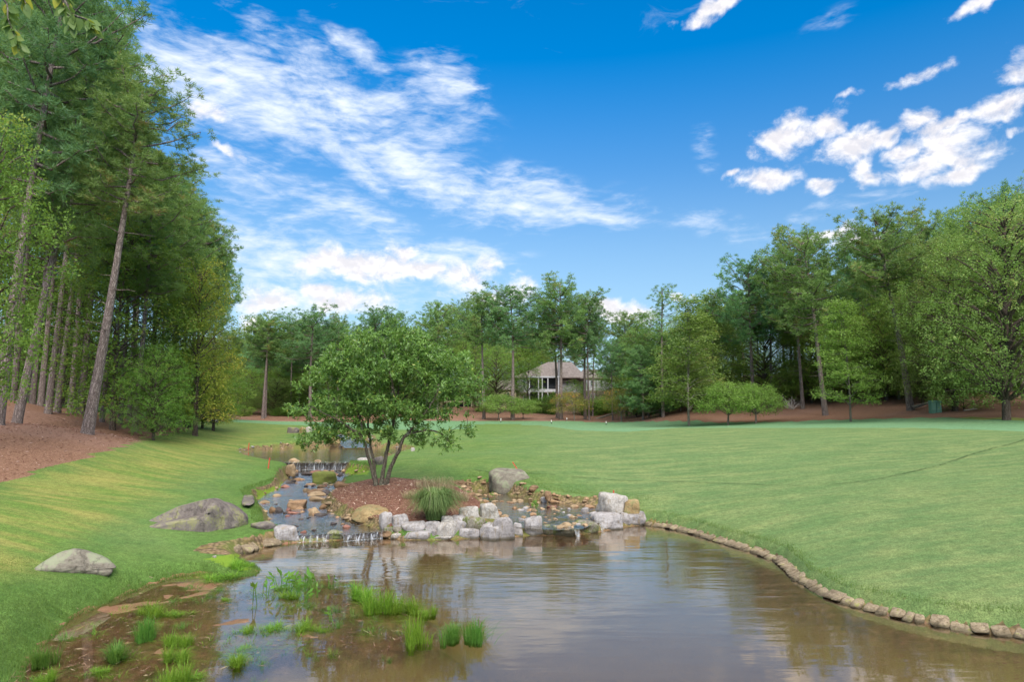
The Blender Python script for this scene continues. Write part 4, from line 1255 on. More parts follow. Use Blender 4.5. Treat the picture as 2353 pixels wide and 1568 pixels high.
# --- right woods
right_ = [
    ('pine_tree', PINE_SPARSE, 1524, 96, 662, 105, 8, 1519, 'sparse topped pine with a thin crooked trunk at the left end of the right woods'),
    ('young_pine_tree', PINE_YOUNG, 1478, 98, 800, 105, 6, None, 'dense dark green young pine beside the yellow orange dogwood'),
    ('pine_tree', P[3], 1440, 118, 728, 105, 6, 1442, 'airy pine above the roof end of the grey house'),
    ('broadleaf_tree', DEC['olive'], 1462, 124, 745, 84, 7, None, 'olive broadleaf tree behind the airy pine right of the grey house'),
    ('broadleaf_tree', DEC['green'], 1500, 118, 720, 110, 7, None, 'green broadleaf tree left of the sparse topped pine'),
    ('broadleaf_tree', DEC['low'], 1322, 127, 874, 62, 7, None, 'low green tree hiding the lower windows of the grey house'),
    ('broadleaf_tree', DEC['green2'], 1213, 134, 822, 60, 7, None, 'green tree screening the left corner of the grey house'),
    ('pine_tree', P[1], 1408, 108, 790, 75, 4, None, 'thin pine on a slim dark stem right of the grey house'),
    ('broadleaf_tree', DEC['slim'], 1583, 82, 688, 165, 9, None, 'tall light green tree with a pale straight trunk at the edge of the right woods'),
    ('broadleaf_tree', DEC['slim'], 1640, 92, 668, 140, 8, None, 'light green tree just right of the pale trunked one'),
    ('pine_tree', P[4], 1733, 88, 610, 170, 10, 1722, 'pine with a bare trunk rising behind the pair of dogwoods'),
    ('pine_tree', P[0], 1897, 76, 556, 190, 13, 1862, 'leaning pine behind the young layered tree on the right'),
    ('pine_tree', P[2], 1845, 84, 556, 170, 9, 1835, 'pine just left of the leaning pine in the right woods'),
    ('young_tree', DEC['young'], 1955, 66, 688, 160, 7, None, 'young light green tree with tiered branches at the edge of the right straw bank'),
    ('pine_tree', P[3], 2093, 70, 496, 190, 17, 2050, 'very tall pine with a thick leaning trunk beside the green utility boxes'),
    ('broadleaf_tree', DEC['olive'], 2313, 56, 450, 360, 16, 2330, 'huge spreading olive green tree with a dark trunk at the right edge'),
    ('broadleaf_tree', DEC['olive'], 2195, 66, 545, 250, 12, None, 'tall olive green tree between the utility boxes and the huge spreading tree'),
    ('broadleaf_tree', DEC['green'], 2120, 76, 800, 130, 7, None, 'bright green low tree right behind the utility boxes'),
    ('broadleaf_tree', DEC['low'], 2215, 66, 850, 120, 6, None, 'small dark green tree on the bank right of the utility boxes'),
    ('broadleaf_tree', DEC['olive'], 2520, 60, 420, 330, 16, None, 'broad olive tree just outside the right edge'),
    ('pine_tree', P[2], 2240, 84, 505, 180, 10, None, 'pine rising behind the tall olive green tree'),
    ('pine_tree', P[0], 2130, 88, 525, 160, 10, None, 'pine crown close behind the very tall thick pine'),
    ('pine_tree', P[1], 1995, 88, 560, 130, 9, None, 'pine filling the dip left of the very tall thick pine'),
]
for k, var, px, Y, top, w, tpx, ln, lab in right_:
    place_tree(k, var, px, Y, top, w, lab, 'pine tree' if 'pine' in k else 'tree', trunk_px=(tpx if 'pine' in k else None), lean=ln)
sil_r = lambda x: float(np.interp(x, [1380, 1450, 1500, 1560, 1620, 1700, 1760, 1850, 1920, 1980, 2040, 2100, 2160, 2200, 2280, 2353, 2600, 3000], [790, 750, 720, 700, 680, 640, 590, 570, 575, 560, 545, 545, 545, 510, 470, 440, 380, 350]))
for i in range(92):
    px = 1400 + (i * 0.618034 % 1) * 1320 if i < 78 else rnd.uniform(2000, 2700)
    Y = float(np.interp(px, [1400, 1600, 1900, 2400, 3000], [112, 98, 90, 74, 70])) + rnd.uniform(-4, 34)
    near = i % 3 == 0
    top = sil_r(px) + (rnd.uniform(60, 190) if near else rnd.uniform(8, 80))
    if px < 1480: Y = rnd.uniform(128, 150)
    if rnd.random() < .68 and not near:
        place_tree('pine_tree', rnd.choice(P), px, Y, top, rnd.uniform(120, 180) * 85 / Y, uniq('pine in the right woods', px, Y, top, LM_R), 'pine tree', RG, trunk_px=rnd.uniform(6, 9))
    else:
        place_tree('broadleaf_tree', DEC[rnd.choice(['green', 'green2', 'olive', 'slim', 'olive'])], px, Y, top, rnd.uniform(130, 190) * 85 / Y, uniq('broadleaf tree in the right woods', px, Y, top, LM_R), 'tree', 'broadleaf trees in the right woods')
for i in range(34):     # undergrowth
    px = 1385 + i * 37 + rnd.uniform(-12, 12)
    if px < 1450: continue
    Y = float(np.interp(px, [1400, 1600, 1900, 2400, 3000], [116, 104, 88, 76, 72])) + rnd.uniform(0, 6)
    base = to_px(np.array([(px - 1176.5) / F * Y, Y, zat((px - 1176.5) / F * Y, Y)]))[1]
    place_tree('broadleaf_tree', DEC['low'], px, Y, float(base) - rnd.uniform(70, 130), rnd.uniform(80, 120), uniq('low understory tree', px, Y, 0, LM_R), 'tree', 'understory trees of the right woods')
for i in range(22):
    px = -380 + i * 41 + rnd.uniform(-12, 12)
    Y = rnd.uniform(78, 100)
    base = to_px(np.array([(px - 1176.5) / F * Y, Y, zat((px - 1176.5) / F * Y, Y)]))[1]
    place_tree('broadleaf_tree', DEC['low'], px, Y, float(base) - rnd.uniform(90, 170), rnd.uniform(110, 170), uniq('low understory tree', px, Y, 0, LM_L), 'tree', 'understory trees of the left woods')
for i in range(44):
    px = -300 + i * 34 + rnd.uniform(-12, 12)
    if px > 1150: continue
    place_tree('broadleaf_tree', GREENW if i % 2 else OLIVEW, px, rnd.uniform(146, 160) if px > 480 else rnd.uniform(105, 130), rnd.uniform(760, 820), rnd.uniform(100, 130), uniq('dense background tree', px, 0, 0, LM_C if px > 480 else LM_L), 'tree', 'dense trees closing the view')
# shrubs near the houses and along the far straw bank
for px, Y, top, w in [(560, 118, 935, 40), (1104, 130, 930, 30), (1228, 130, 918, 50), (1250, 128, 915, 46), (1265, 129, 905, 40), (1272, 126, 925, 34), (1370, 124, 918, 60), (1392, 126, 915, 60), (1350, 124, 925, 40), (1215, 131, 928, 40),
                      (640, 122, 938, 40), (675, 122, 935, 46), (740, 124, 935, 50), (820, 124, 935, 50), (880, 126, 935, 50), (950, 126, 938, 50), (1000, 126, 940, 40), (975, 127, 932, 40)]:
    place_tree('shrub', SHRUB, px, Y, top, w, uniq('rounded dark green shrub', px, Y, 0, LM_C), 'shrub', 'shrubs on the far straw bank')

# ================================================================ rocks
def rock_mat(name, c0, c1, c2, stain=None, sc=2.2, moss=None, moss_amt=.5, wetlow=True, rnd=0.0):
    m, nt, out = new_mat(name)
    tcn = nt.node('ShaderNodeTexCoord').outputs['Object']
    g = nt.node('ShaderNodeNewGeometry')
    oi = nt.node('ShaderNodeObjectInfo')
    off = nt.node('ShaderNodeCombineXYZ')
    nt.l.new(nt.math('MULTIPLY', oi.outputs['Random'], 37), off.inputs[0])
    p = nt.vmath('ADD', g.outputs['Position'], off.outputs[0])
    n1 = nt.noise(p, sc, 7, .68, .5); n2 = nt.noise(p, sc * 7, 6, .72); n3 = nt.noise(nt.map(p, scale=(1.6, 1.6, .35)), sc * 2.2, 5, .65, .8)
    c = nt.mix(nt.ss(n1, .32, .66), c0, c1)
    c = nt.mix(nt.ss(n2, .42, .75, 0, .75), c, c2)
    if stain: c = nt.mix(nt.ss(n3, .52, .68, 0, .8), c, stain)
    if moss:
        sepn = nt.node('ShaderNodeSeparateXYZ'); nt.l.new(g.outputs['Normal'], sepn.inputs[0])
        mm = nt.ss(nt.math('ADD', nt.math('MULTIPLY', n1, 1.0), nt.math('MULTIPLY', n2, .45)), .80 - moss_amt * .3, .92 - moss_amt * .3, 0, .85)
        c = nt.mix(mm, c, moss)
    if wetlow:
        zz_ = nt.node('ShaderNodeSeparateXYZ'); nt.l.new(g.outputs['Position'], zz_.inputs[0])
        wl = nt.ss(nt.math('ADD', zz_.outputs[2], nt.math('MULTIPLY', nt.math('SUBTRACT', n1, .5), .12)), .10, .015)
        c = nt.mix(nt.math('MULTIPLY', wl, .8), c, (.075, .062, .035))
    if rnd:
        hs = nt.node('ShaderNodeHueSaturation'); nt.set(hs, 'Color', c)
        nt.set(hs, 'Value', nt.math('ADD', 1 - rnd, nt.math('MULTIPLY', oi.outputs['Random'], 2 * rnd)))
        c = hs.outputs[0]
    ck = nt.node('ShaderNodeTexVoronoi', feature='DISTANCE_TO_EDGE'); nt.set(ck, 'Vector', nt.vmath('ADD', p, nt.vmath('MULTIPLY', nt.noise(p, sc * .9, 5, .7, out=1), (1.1, 1.1, 1.1)))); nt.set(ck, 'Scale', sc * .6)
    crack = nt.ss(ck.outputs['Distance'], .0, .035)
    c = nt.mix(nt.math('MULTIPLY', nt.math('SUBTRACT', 1.0, crack), .16), c, tuple(v * .3 for v in c0))
    h = nt.math('ADD', nt.math('MULTIPLY', n2, .5), nt.math('ADD', nt.math('MULTIPLY', n1, .6), nt.math('MULTIPLY', crack, .35)))
    principled(nt, out, c, rough=.85, spec=.2, normal=nt.bump(h, .8, .05))
    return m


M_LIME = rock_mat('pale_limestone', (.255, .235, .23), (.42, .395, .385), (.145, .125, .105), (.23, .18, .12))
M_LIMEW = rock_mat('white_limestone', (.32, .295, .265), (.50, .47, .435), (.155, .13, .10), (.28, .22, .15), sc=3)
M_WET = rock_mat('stained_limestone', (.17, .15, .11), (.36, .33, .28), (.09, .08, .06), (.14, .11, .05), moss=(.12, .15, .03), moss_amt=.35)
M_GRAN = rock_mat('grey_granite', (.125, .105, .095), (.215, .185, .165), (.085, .07, .062), None, moss=(.24, .23, .11), moss_amt=.25)
M_LICH = rock_mat('lichened_granite', (.165, .145, .115), (.265, .24, .185), (.075, .062, .045), None, moss=(.25, .27, .17), moss_amt=.3)
M_MOSSY = rock_mat('mossy_rock', (.20, .16, .07), (.30, .25, .11), (.08, .07, .03), None, sc=4, moss=(.17, .20, .04), moss_amt=.9)
M_TAN = rock_mat('tan_cobble', (.29, .20, .115), (.42, .31, .19), (.19, .12, .06), None, sc=4, rnd=.25)
M_BROWN = rock_mat('brown_cobble', (.20, .12, .065), (.33, .21, .12), (.12, .08, .05), None, sc=4, rnd=.25)
M_RED = rock_mat('reddish_cobble', (.20, .085, .06), (.33, .17, .125), (.12, .06, .05), None, sc=4, rnd=.2)
M_DARK = rock_mat('dark_cobble', (.055, .045, .04), (.12, .10, .095), (.03, .026, .024), None, sc=4, rnd=.3)
M_ORANGE = rock_mat('orange_sandstone', (.30, .18, .095), (.42, .275, .165), (.20, .12, .07), None, sc=3)
M_YROCK = rock_mat('yellow_rock', (.27, .185, .080), (.40, .30, .155), (.15, .11, .06), None, sc=2.5, moss=(.20, .19, .08), moss_amt=.3)
M_BAG = rock_mat('weathered_bagged_concrete', (.21, .16, .10), (.37, .295, .20), (.10, .07, .045), (.15, .105, .055), sc=4.5, moss=(.22, .24, .04), moss_amt=.05, rnd=.18)


def rock_mesh(seed, sub=4, facets=9, power=7.0, rough=.06, box=0.0, fine=1.0):
    rng = np.random.default_rng(seed)
    bm = bmesh.new(); bmesh.ops.create_icosphere(bm, subdivisions=sub, radius=1.0)
    V = np.array([v.co[:] for v in bm.verts]); V = unit(V)
    N = unit(rng.normal(0, 1, (facets, 3))); hh = rng.uniform(.66, .95, facets)
    if box:
        ax = np.array([[1, 0, 0], [-1, 0, 0], [0, 1, 0], [0, -1, 0], [0, 0, 1], [0, 0, -1]], float)
        ax = unit(ax + rng.normal(0, .14, ax.shape)); N = np.vstack([N, ax]); hh = np.concatenate([hh + .12, rng.uniform(.74, .9, 6)])
    d = np.maximum(V @ N.T, 0.02) / hh
    r = 1 / (np.sum(d ** power, 1) ** (1 / power))
    r = np.minimum(r, 1.35)
    o = rng.uniform(-50, 50, 3)
    nz = np.array([mnoise.fractal(Vector(v * 1.6 + o), 1.0, 2.0, 4) for v in V])
    nf = np.array([mnoise.fractal(Vector(v * 6 + o), .8, 2.1, 3) for v in V])
    r = r * (1 + rough * 1.5 * nz + rough * .45 * fine * nf)
    P_ = V * r[:, None]
    lo, hi = P_.min(0), P_.max(0)
    P_ = (P_ - (lo + hi) / 2) / ((hi - lo) / 2)
    for v, c in zip(bm.verts, P_): v.co = c
    me = bpy.data.meshes.new('rock'); bm.to_mesh(me); bm.free()
    me.polygons.foreach_set('use_smooth', np.full(len(me.polygons), True))
    return me


BOULD = [rock_mesh(100 + i, 4, 8 + i % 4, 9, .055, box=.5) for i in range(9)]
SMOOTH = [rock_mesh(200 + i, 3, 5, 4, .03) for i in range(6)]


def sit_rock(name, me, mat, x0, y0, x1, y1, z, label, cat='boulder', group=None, depth=.8, sink=.45, rz=None, tilt=0.0, seed=0):
    """rock whose outline fills the given picture box, resting on level z"""
    mid = (x0 + x1) / 2
    gr = (.08 if 'line' in label or 'boulder' in label else .04) * (x1 - x0) * (0 if 'lawn' in label else 1)
    x0, x1, y0 = x0 - gr, x1 + gr, y0 - .06 * (y1 - y0)
    b = PZ(mid, y1, z) if z is not None else ground_px(mid, y1)
    if z is not None:
        gg = ground_px(mid, y1)
        if gg is not None and gg[2] > z + .02: b = gg
    z = float(b[2])
    Y = b[1]
    w = (x1 - x0) / F * Y
    d = w * depth
    tot = (y1 - y0) / F * Y
    down = math.atan2(CAMH - z, Y)
    h = max(.06, (tot - d * .55 * math.sin(down)) / math.cos(down))
    m2 = me.copy(); m2.name = name
    m2.materials.clear(); m2.materials.append(mat)
    o = link(name, m2)
    hz = h * (1 + sink)
    o.scale = (w / 2, d / 2, hz / 2)
    o.location = (b[0] * (1 + d * .45 / Y), Y + d * .45, z + h - hz / 2)
    o.rotation_euler = (0, tilt, 0)
    if rz is not None:      # turned rocks use a turned mesh so the footprint stays
        m2.transform(Matrix.Rotation(rz, 4, 'Z'))
        V = np.array([v.co[:] for v in m2.vertices]); s = np.abs(V).max(0)
        m2.transform(Matrix.Diagonal((1 / s[0], 1 / s[1], 1, 1)))
    tag(o, label, cat, group)
    return o


WALL = 'pale boulders lining the pond edge of the island'
rocks = [
    (0, M_LIME, 872, 1184, 902, 1218, .10, 'upright pale wedge shaped boulder at the left end of the rock line', .7),
    (1, M_LIME, 902, 1191, 937, 1221, .08, 'rounded grey boulder second from the left in the rock line', .8),
    (2, M_LIME, 926, 1204, 975, 1227, .12, 'long grey boulder with a flat top below the ornamental grass clump', .6),
    (3, M_LIME, 970, 1204, 1010, 1229, .12, 'layered grey boulder directly under the middle of the ornamental grass clump', .7),
    (4, M_LIME, 933, 1225, 989, 1244, -.02, 'low triangular grey boulder at the waterline left of the white lumpy one', .6),
    (5, M_LIMEW, 895, 1232, 921, 1245, -.02, 'small cream stone in the pond at the foot of the low waterfall', .7),
    (6, M_WET, 882, 1217, 907, 1232, .0, 'dark wet stone under the upright wedge shaped boulder', .7),
    (7, M_WET, 902, 1220, 927, 1233, .0, 'brown stained stone below the second boulder of the line', .7),
    (8, M_LIMEW, 1005, 1200, 1050, 1239, -.02, 'white lumpy boulder right of the ornamental grass at the waterline', .8),
    (0, M_LIMEW, 1013, 1188, 1040, 1211, .30, 'small white boulder at the right foot of the ornamental grass', .8),
    (1, M_LIME, 1032, 1185, 1068, 1202, .38, 'flat topped pale boulder behind the white lumpy one', .8),
    (2, M_LIME, 1041, 1196, 1070, 1220, .22, 'grey block wedged beneath the flat topped pale boulder', .7),
    (3, M_LIMEW, 1055, 1166, 1099, 1193, .42, 'white boulder on top of the pile at the right of the island', .8),
    (4, M_WET, 1066, 1189, 1119, 1220, .22, 'broad mottled brown and white boulder in the middle of the pile', .7),
    (5, M_LIMEW, 1103, 1158, 1145, 1195, .30, 'tall blocky white boulder at the mouth of the side channel', .8),
    (6, M_LIME, 1054, 1218, 1103, 1240, -.02, 'wide flat slab of rock at the waterline under the mottled boulder', .6),
    (7, M_LIME, 1105, 1205, 1156, 1245, -.04, 'big rounded pale grey boulder standing furthest out in the pond', .8),
    (8, M_LIME, 1134, 1191, 1179, 1242, -.02, 'tall pale boulder pressed behind the big rounded one', .8),
    (0, M_LIME, 992, 1226, 1006, 1239, -.02, 'tiny square grey stone left of the white lumpy boulder', .8),
    (5, M_LIMEW, 1000, 1235, 1038, 1244, -.03, 'flat cream stone barely above the pond water', .6),
    (1, M_LIME, 1176, 1204, 1200, 1231, -.02, 'low triangular boulder between the big pale boulders and the upright one', .8),
    (2, M_LIME, 1191, 1192, 1206, 1204, .12, 'little grey stone at the lip of the side channel', .8),
    (3, M_LIME, 1205, 1190, 1245, 1232, -.04, 'upright cracked boulder alone in the middle of the rock line', .7),
    (4, M_WET, 1244, 1211, 1273, 1234, -.04, 'dark wet boulder right of the upright cracked one', .8),
    (6, M_WET, 1267, 1213, 1320, 1236, -.04, 'dripping low boulder left of the little spout of water', .6),
    (8, M_WET, 1324, 1200, 1375, 1229, -.04, 'humped streaked boulder right of the little spout of water', .7),
    (0, M_LIME, 1361, 1184, 1427, 1219, -.03, 'large smooth pale boulder with vertical streaks near the right end of the line', .6),
    (1, M_LIME, 1422, 1185, 1446, 1209, -.03, 'narrow pale boulder second from the right end of the line', .8),
    (2, M_LIME, 1428, 1179, 1479, 1207, -.02, 'rounded pale boulder closing the right end of the rock line', .6),
    (3, M_LIMEW, 1370, 1135, 1447, 1179, .42, 'large isolated pale boulder on the lawn edge above the rock line', .7),
    (4, M_YROCK, 1434, 1150, 1468, 1181, .40, 'tan boulder tucked behind the large isolated pale boulder', .8),
    (5, M_LIME, 1333, 1168, 1353, 1182, .28, 'small pointed grey stone in the side channel below the isolated boulder', .8),
    (6, M_RED, 1256, 1163, 1279, 1172, .28, 'purplish flat stone at the back of the side channel', .8),
    (7, M_BROWN, 1250, 1130, 1267, 1147, .58, 'brown upright stone in the bank behind the side channel', .8),
    (8, M_LIME, 1242, 1143, 1256, 1153, .42, 'grey stone in front of the brown upright one behind the side channel', .8),
    (5, M_LICH, 1127, 1085, 1213, 1134, None, 'large round lichen covered boulder set in the grass bank by the leaning red stake', .75),
    (2, M_GRAN, 577, 1203, 630, 1221, None, 'low grey rock in the grass beside the creek above the big pale corner rock', .7),
    (0, M_LIME, 620, 1215, 686, 1254, -.03, 'big pale rock at the left end of the low waterfall', .7),
    (4, M_WET, 753, 1221, 791, 1243, -.03, 'brown flat rock splitting the low waterfall in two', .8),
    (5, M_YROCK, 806, 1172, 896, 1204, .30, 'yellowish rock slab half buried in the mulch slope of the island', 1.3),
    (1, M_TAN, 657, 1068, 680, 1089, .70, 'tall tan rock at the left end of the upper waterfall', .8),
    (2, M_GRAN, 859, 1051, 883, 1070, 1.02, 'grey rock leaning on the bank right of the upper waterfall', .8),
    (3, M_LIMEW, 822, 1053, 846, 1059, .98, 'flat white stone on the rim of the upper pool', .8),
    (4, M_YROCK, 688, 983, 705, 1002, 1.55, 'upright brown rock in the bank above the upper pool', .8),
    (5, M_LIMEW, 698, 982, 722, 994, 1.7, 'white rock slab behind the upright brown rock above the upper pool', .8),
    (6, M_GRAN, 660, 983, 688, 996, 1.6, 'dark slab of rock poking from the grass left of the upper cascade', .8),
    (7, M_LIME, 728, 994, 747, 1003, 1.45, 'pale stone beside the upper cascade', .8),
    (8, M_YROCK, 755, 1005, 785, 1018, 1.35, 'tan stone at the left rim of the upper cascade', .8),
    (0, M_GRAN, 395, 965, 418, 982, None, 'small grey boulder at the end of the straw bank', .8),
    (1, M_TAN, 462, 963, 484, 971, 2.05, 'tan flat stone at the left of the distant stone pile', .8),
    (2, M_LIME, 480, 964, 502, 972, 2.0, 'pale flat stone in the middle of the distant stone pile', .8),
    (3, M_TAN, 497, 962, 518, 970, 2.05, 'tan stone at the right of the distant stone pile', .8),
    (4, M_LIMEW, 943, 1030, 953, 1038, 1.05, 'small white stone at the right tip of the upper pool', .8),
    (6, M_LIMEW, 488, 1280, 497, 1284, .2, 'small pale stone in the grass left of the pond corner', .8),
]
ROUND = rock_mesh(305, 4, 2, 4.5, .05, box=.6)
for bi, mt, x0, y0, x1, y1, z, lab, dp in rocks:
    sit_rock('boulder', ROUND if 'lichen covered' in lab else BOULD[bi], mt, x0, y0, x1, y1, z, lab, 'rock', None, dp, rz=(x0 * 7 % 6) if dp > .65 else None)
# the two big boulders in the left lawn
m301 = rock_mesh(301, 5, 7, 4.5, .05)
V_ = np.array([v.co[:] for v in m301.vertices])
pr_ = np.interp(V_[:, 0], [-1, -.75, -.4, -.1, .15, .5, .8, 1], [.25, .42, .85, 1.0, .97, .78, .5, .3])
V_[:, 2] = np.where(V_[:, 2] > -.4, -.4 + (V_[:, 2] + .4) * pr_, V_[:, 2])
m301.vertices.foreach_set('co', V_.astype(np.float32).ravel()); m301.update()
b1 = sit_rock('boulder', m301, M_LICH, 78, 1270, 250, 1333, None, 'domed grey boulder with a peaked top sitting alone in the left foreground lawn', 'boulder', None, .75, sink=.5)


def long_boulder():
    """wide boulder, highest right of centre, with a lower ledge in front"""
    bm_me = rock_mesh(302, 5, 7, 5, .035, box=.3)
    V = np.array([v.co[:] for v in bm_me.vertices])
    x = V[:, 0]
    prof = np.interp(x, [-1, -.72, -.35, 0, .38, .62, .85, 1], [.22, .42, .66, .82, 1.0, .92, .72, .62])
    V[:, 2] = np.where(V[:, 2] > -.4, -.4 + (V[:, 2] + .4) * prof, V[:, 2])
    ledge = (V[:, 1] < -.15) & (x < .5)
    top = -.4 + .5 * prof
    V[:, 2] = np.where(ledge & (V[:, 2] > top), top + (V[:, 2] - top) * .25, V[:, 2])
    V[:, 1] += np.where(x > .55, .35 * sstep((x - .55) / .15), 0)
    bm_me.vertices.foreach_set('co', V.astype(np.float32).ravel()); bm_me.update()
    return sit_rock('boulder', bm_me, M_GRAN, 326, 1146, 549, 1224, None, 'long brown grey boulder with a cracked lower ledge in the left lawn beside the creek', 'boulder', None, .55, sink=.55)


long_boulder()
# flat stone path slab along the creek bank
sit_rock('stone_slab', BOULD[3], M_GRAN, 538, 1131, 602, 1168, .62, 'flat grey stone slab laid in the grass on the left creek bank', 'stone slab', None, 2.6, sink=.5).rotation_euler = (0, 0, .35)
bpy.data.objects['stone_slab'].scale[2] = .05
bpy.data.objects['stone_slab'].scale[0] *= .42

creek = [
    ('mossy', M_MOSSY, 718, 1085, 769, 1111, 'large moss covered boulder in the middle of the creek'),
    ('s', M_ORANGE, 678, 1099, 699, 1107, 'orange flat stone in the creek left of the mossy boulder'),
    ('s', M_DARK, 658, 1108, 680, 1115, 'black flat stone near the left creek bank below the orange flat stone'),
    ('s', M_RED, 713, 1082, 743, 1089, 'dark red flat stone just under the upper waterfall'),
    ('s', M_DARK, 694, 1085, 721, 1094, 'dark stone left of the dark red one under the upper waterfall'),
    ('s', M_ORANGE, 703, 1111, 728, 1118, 'rusty brown stone below the mossy boulder'),
    ('s', M_RED, 645, 1115, 667, 1123, 'pinkish flat stone by the left creek bank'),
    ('s', M_TAN, 697, 1123, 713, 1132, 'small tan stone at the left of the stacked brown stones'),
    ('s', M_BROWN, 707, 1126, 744, 1138, 'long brown stone at the back of the three stacked beside the island'),
    ('s', M_TAN, 710, 1131, 747, 1144, 'long tan stone in the middle of the three stacked beside the island'),
    ('s', M_TAN, 712, 1141, 747, 1153, 'long tan stone at the front of the three stacked beside the island'),
    ('s', M_DARK, 741, 1127, 762, 1140, 'dark rounded stone between the stacked stones and the island'),
    ('s', M_BROWN, 729, 1115, 751, 1123, 'olive brown flat stone right of the rusty brown one'),
    ('s', M_TAN, 628, 1136, 647, 1144, 'pale tan stone in the left shallows of the creek'),
    ('b', M_ORANGE, 664, 1150, 703, 1170, 'large orange angular rock standing in the creek'),
    ('s', M_ORANGE, 681, 1166, 697, 1174, 'small orange stone at the foot of the orange angular rock'),
    ('s', M_BROWN, 619, 1166, 638, 1180, 'tan half of the two toned stone pair near the left bank'),
    ('s', M_DARK, 628, 1167, 652, 1180, 'slate dark stone beside the tan one near the left bank'),
    ('s', M_TAN, 710, 1168, 736, 1186, 'rounded tan stone in the lower creek'),
    ('s', M_DARK, 724, 1179, 753, 1189, 'black stone just below the rounded tan one in the lower creek'),
    ('s', M_RED, 658, 1168, 668, 1178, 'small maroon stone left of the orange stones'),
    ('s', M_TAN, 597, 1151, 619, 1160, 'yellowish flat stone at the left bank of the creek'),
    ('s', M_RED, 660, 1176, 687, 1184, 'maroon flat stone in the lower creek'),
    ('s', M_RED, 760, 1087, 776, 1095, 'pink stone right behind the mossy boulder'),
    ('s', M_DARK, 775, 1089, 790, 1097, 'black stone at the right end of the upper creek'),
    ('s', M_ORANGE, 742, 1081, 756, 1087, 'orange stone right of the dark red one under the upper waterfall'),
    ('s', M_BROWN, 728, 1123, 748, 1129, 'brown stone touching the back of the stacked stones'),
    ('s', M_BROWN, 735, 1160, 752, 1172, 'brown stone against the island bank in the lower creek'),
    ('s', M_BROWN, 770, 1108, 800, 1122, 'olive stone on the island bank right of the mossy boulder'),
    ('s', M_TAN, 722, 1057, 740, 1063, 'tan stone on the lip of the upper waterfall'),
    ('s', M_TAN, 664, 1054, 688, 1063, 'tan stone on the left part of the upper waterfall lip'),
    ('b', M_DARK, 706, 1071, 717, 1082, 'pointed maroon rock at the foot of the upper waterfall'),
]
for i, (k, mt, x0, y0, x1, y1, lab) in enumerate(creek):
    z = PS((x0 + x1) / 2, y1, SA, SB)[2] - .01
    if y1 < 1064: z = .97
    me = BOULD[i % 9] if k != 's' else SMOOTH[i % 6]
    sit_rock('river_stone' if k == 's' else 'boulder', me, mt, x0, y0, x1, y1, z - .02, lab, 'stone', None, .8, sink=.5)

# small cobbles: one object each, sharing a few meshes
COB = {}
for nm, mt in (('tan', M_TAN), ('brown', M_BROWN), ('reddish', M_RED), ('dark', M_DARK), ('orange', M_ORANGE), ('pale', M_LIME)):
    for q in range(2):
        c = SMOOTH[(q * 3 + len(nm)) % 6].copy(); c.name = 'cobble'; c.materials.clear(); c.materials.append(mt)
        COB[(nm, q)] = c
rs = random.Random(4)


def scatter(n, poly, colours, smin, smax, lab, grp, zf, out=0.0, y0=0, band=None):
    P2 = np.array([p[:2] for p in poly]); lo, hi = P2.min(0) - abs(out) - .3, P2.max(0) + abs(out) + .3
    made = 0; tries = 0
    while made < n and tries < 6000:
        tries += 1
        x, y = rs.uniform(lo[0], hi[0]), rs.uniform(lo[1], hi[1])
        sd = sdist(np.array([x]), np.array([y]), poly)[0]
        if band is None:
            if sd < .05: continue
        elif not (band[0] < sd < band[1]): continue
        if y < y0: continue
        cl = rs.choice(colours); s = rs.uniform(smin, smax) * rs.choice([.7, 1, 1, 1.4])
        o = link('cobble', COB[(cl, rs.randrange(2))])
        o.scale = (s, s * rs.uniform(.6, .95), s * rs.uniform(.35, .6))
        o.location = (x, y, zf(x, y) + o.scale[2] * .25)
        o.rotation_euler = (rs.uniform(-.1, .1), rs.uniform(-.1, .1), rs.uniform(0, 3.1))
        tag(o, lab % cl, 'stone', grp % cl)
        made += 1


scatter(75, stream, ['dark', 'brown', 'tan', 'reddish', 'dark', 'dark', 'orange'], .06, .13, 'small %s cobble breaking the surface of the creek', 'small %s cobbles in the creek', lambda x, y: SA + SB * y - .01)
scatter(85, chan, ['tan', 'tan', 'brown', 'orange', 'pale', 'tan'], .07, .15, 'small %s cobble lying in the shallow side channel', '%s cobbles in the side channel', lambda x, y: max(CA + CB * y - .02, zat(x, y)))
scatter(60, chan, ['tan', 'brown', 'tan', 'orange', 'brown'], .08, .16, 'small %s cobble on the gravel rim of the side channel', '%s cobbles on the side channel rim', zat, band=(-.6, 0), y0=24)
scatter(40, stream, ['tan', 'brown', 'tan'], .08, .17, 'small %s cobble along the creek bank', '%s cobbles on the creek bank', zat, band=(-.28, 0.02), y0=22)
scatter(26, ucas, ['tan', 'pale', 'brown'], .12, .28, '%s rock piled along the distant upper cascade', '%s rocks along the upper cascade', zat, band=(-.7, .1))
scatter(30, pool, ['tan', 'brown', 'pale'], .08, .16, '%s stone on the rim of the upper pool', '%s stones on the upper pool rim', zat, band=(-.35, 0), y0=44)

# bagged concrete edging along the right shore, one object per block
bag_meshes = []
for q in range(5):
    me = rock_mesh(400 + q, 3, 1, 14, .05, box=.8); me.name = 'edging_block'; me.materials.append(M_BAG); bag_meshes.append(me)


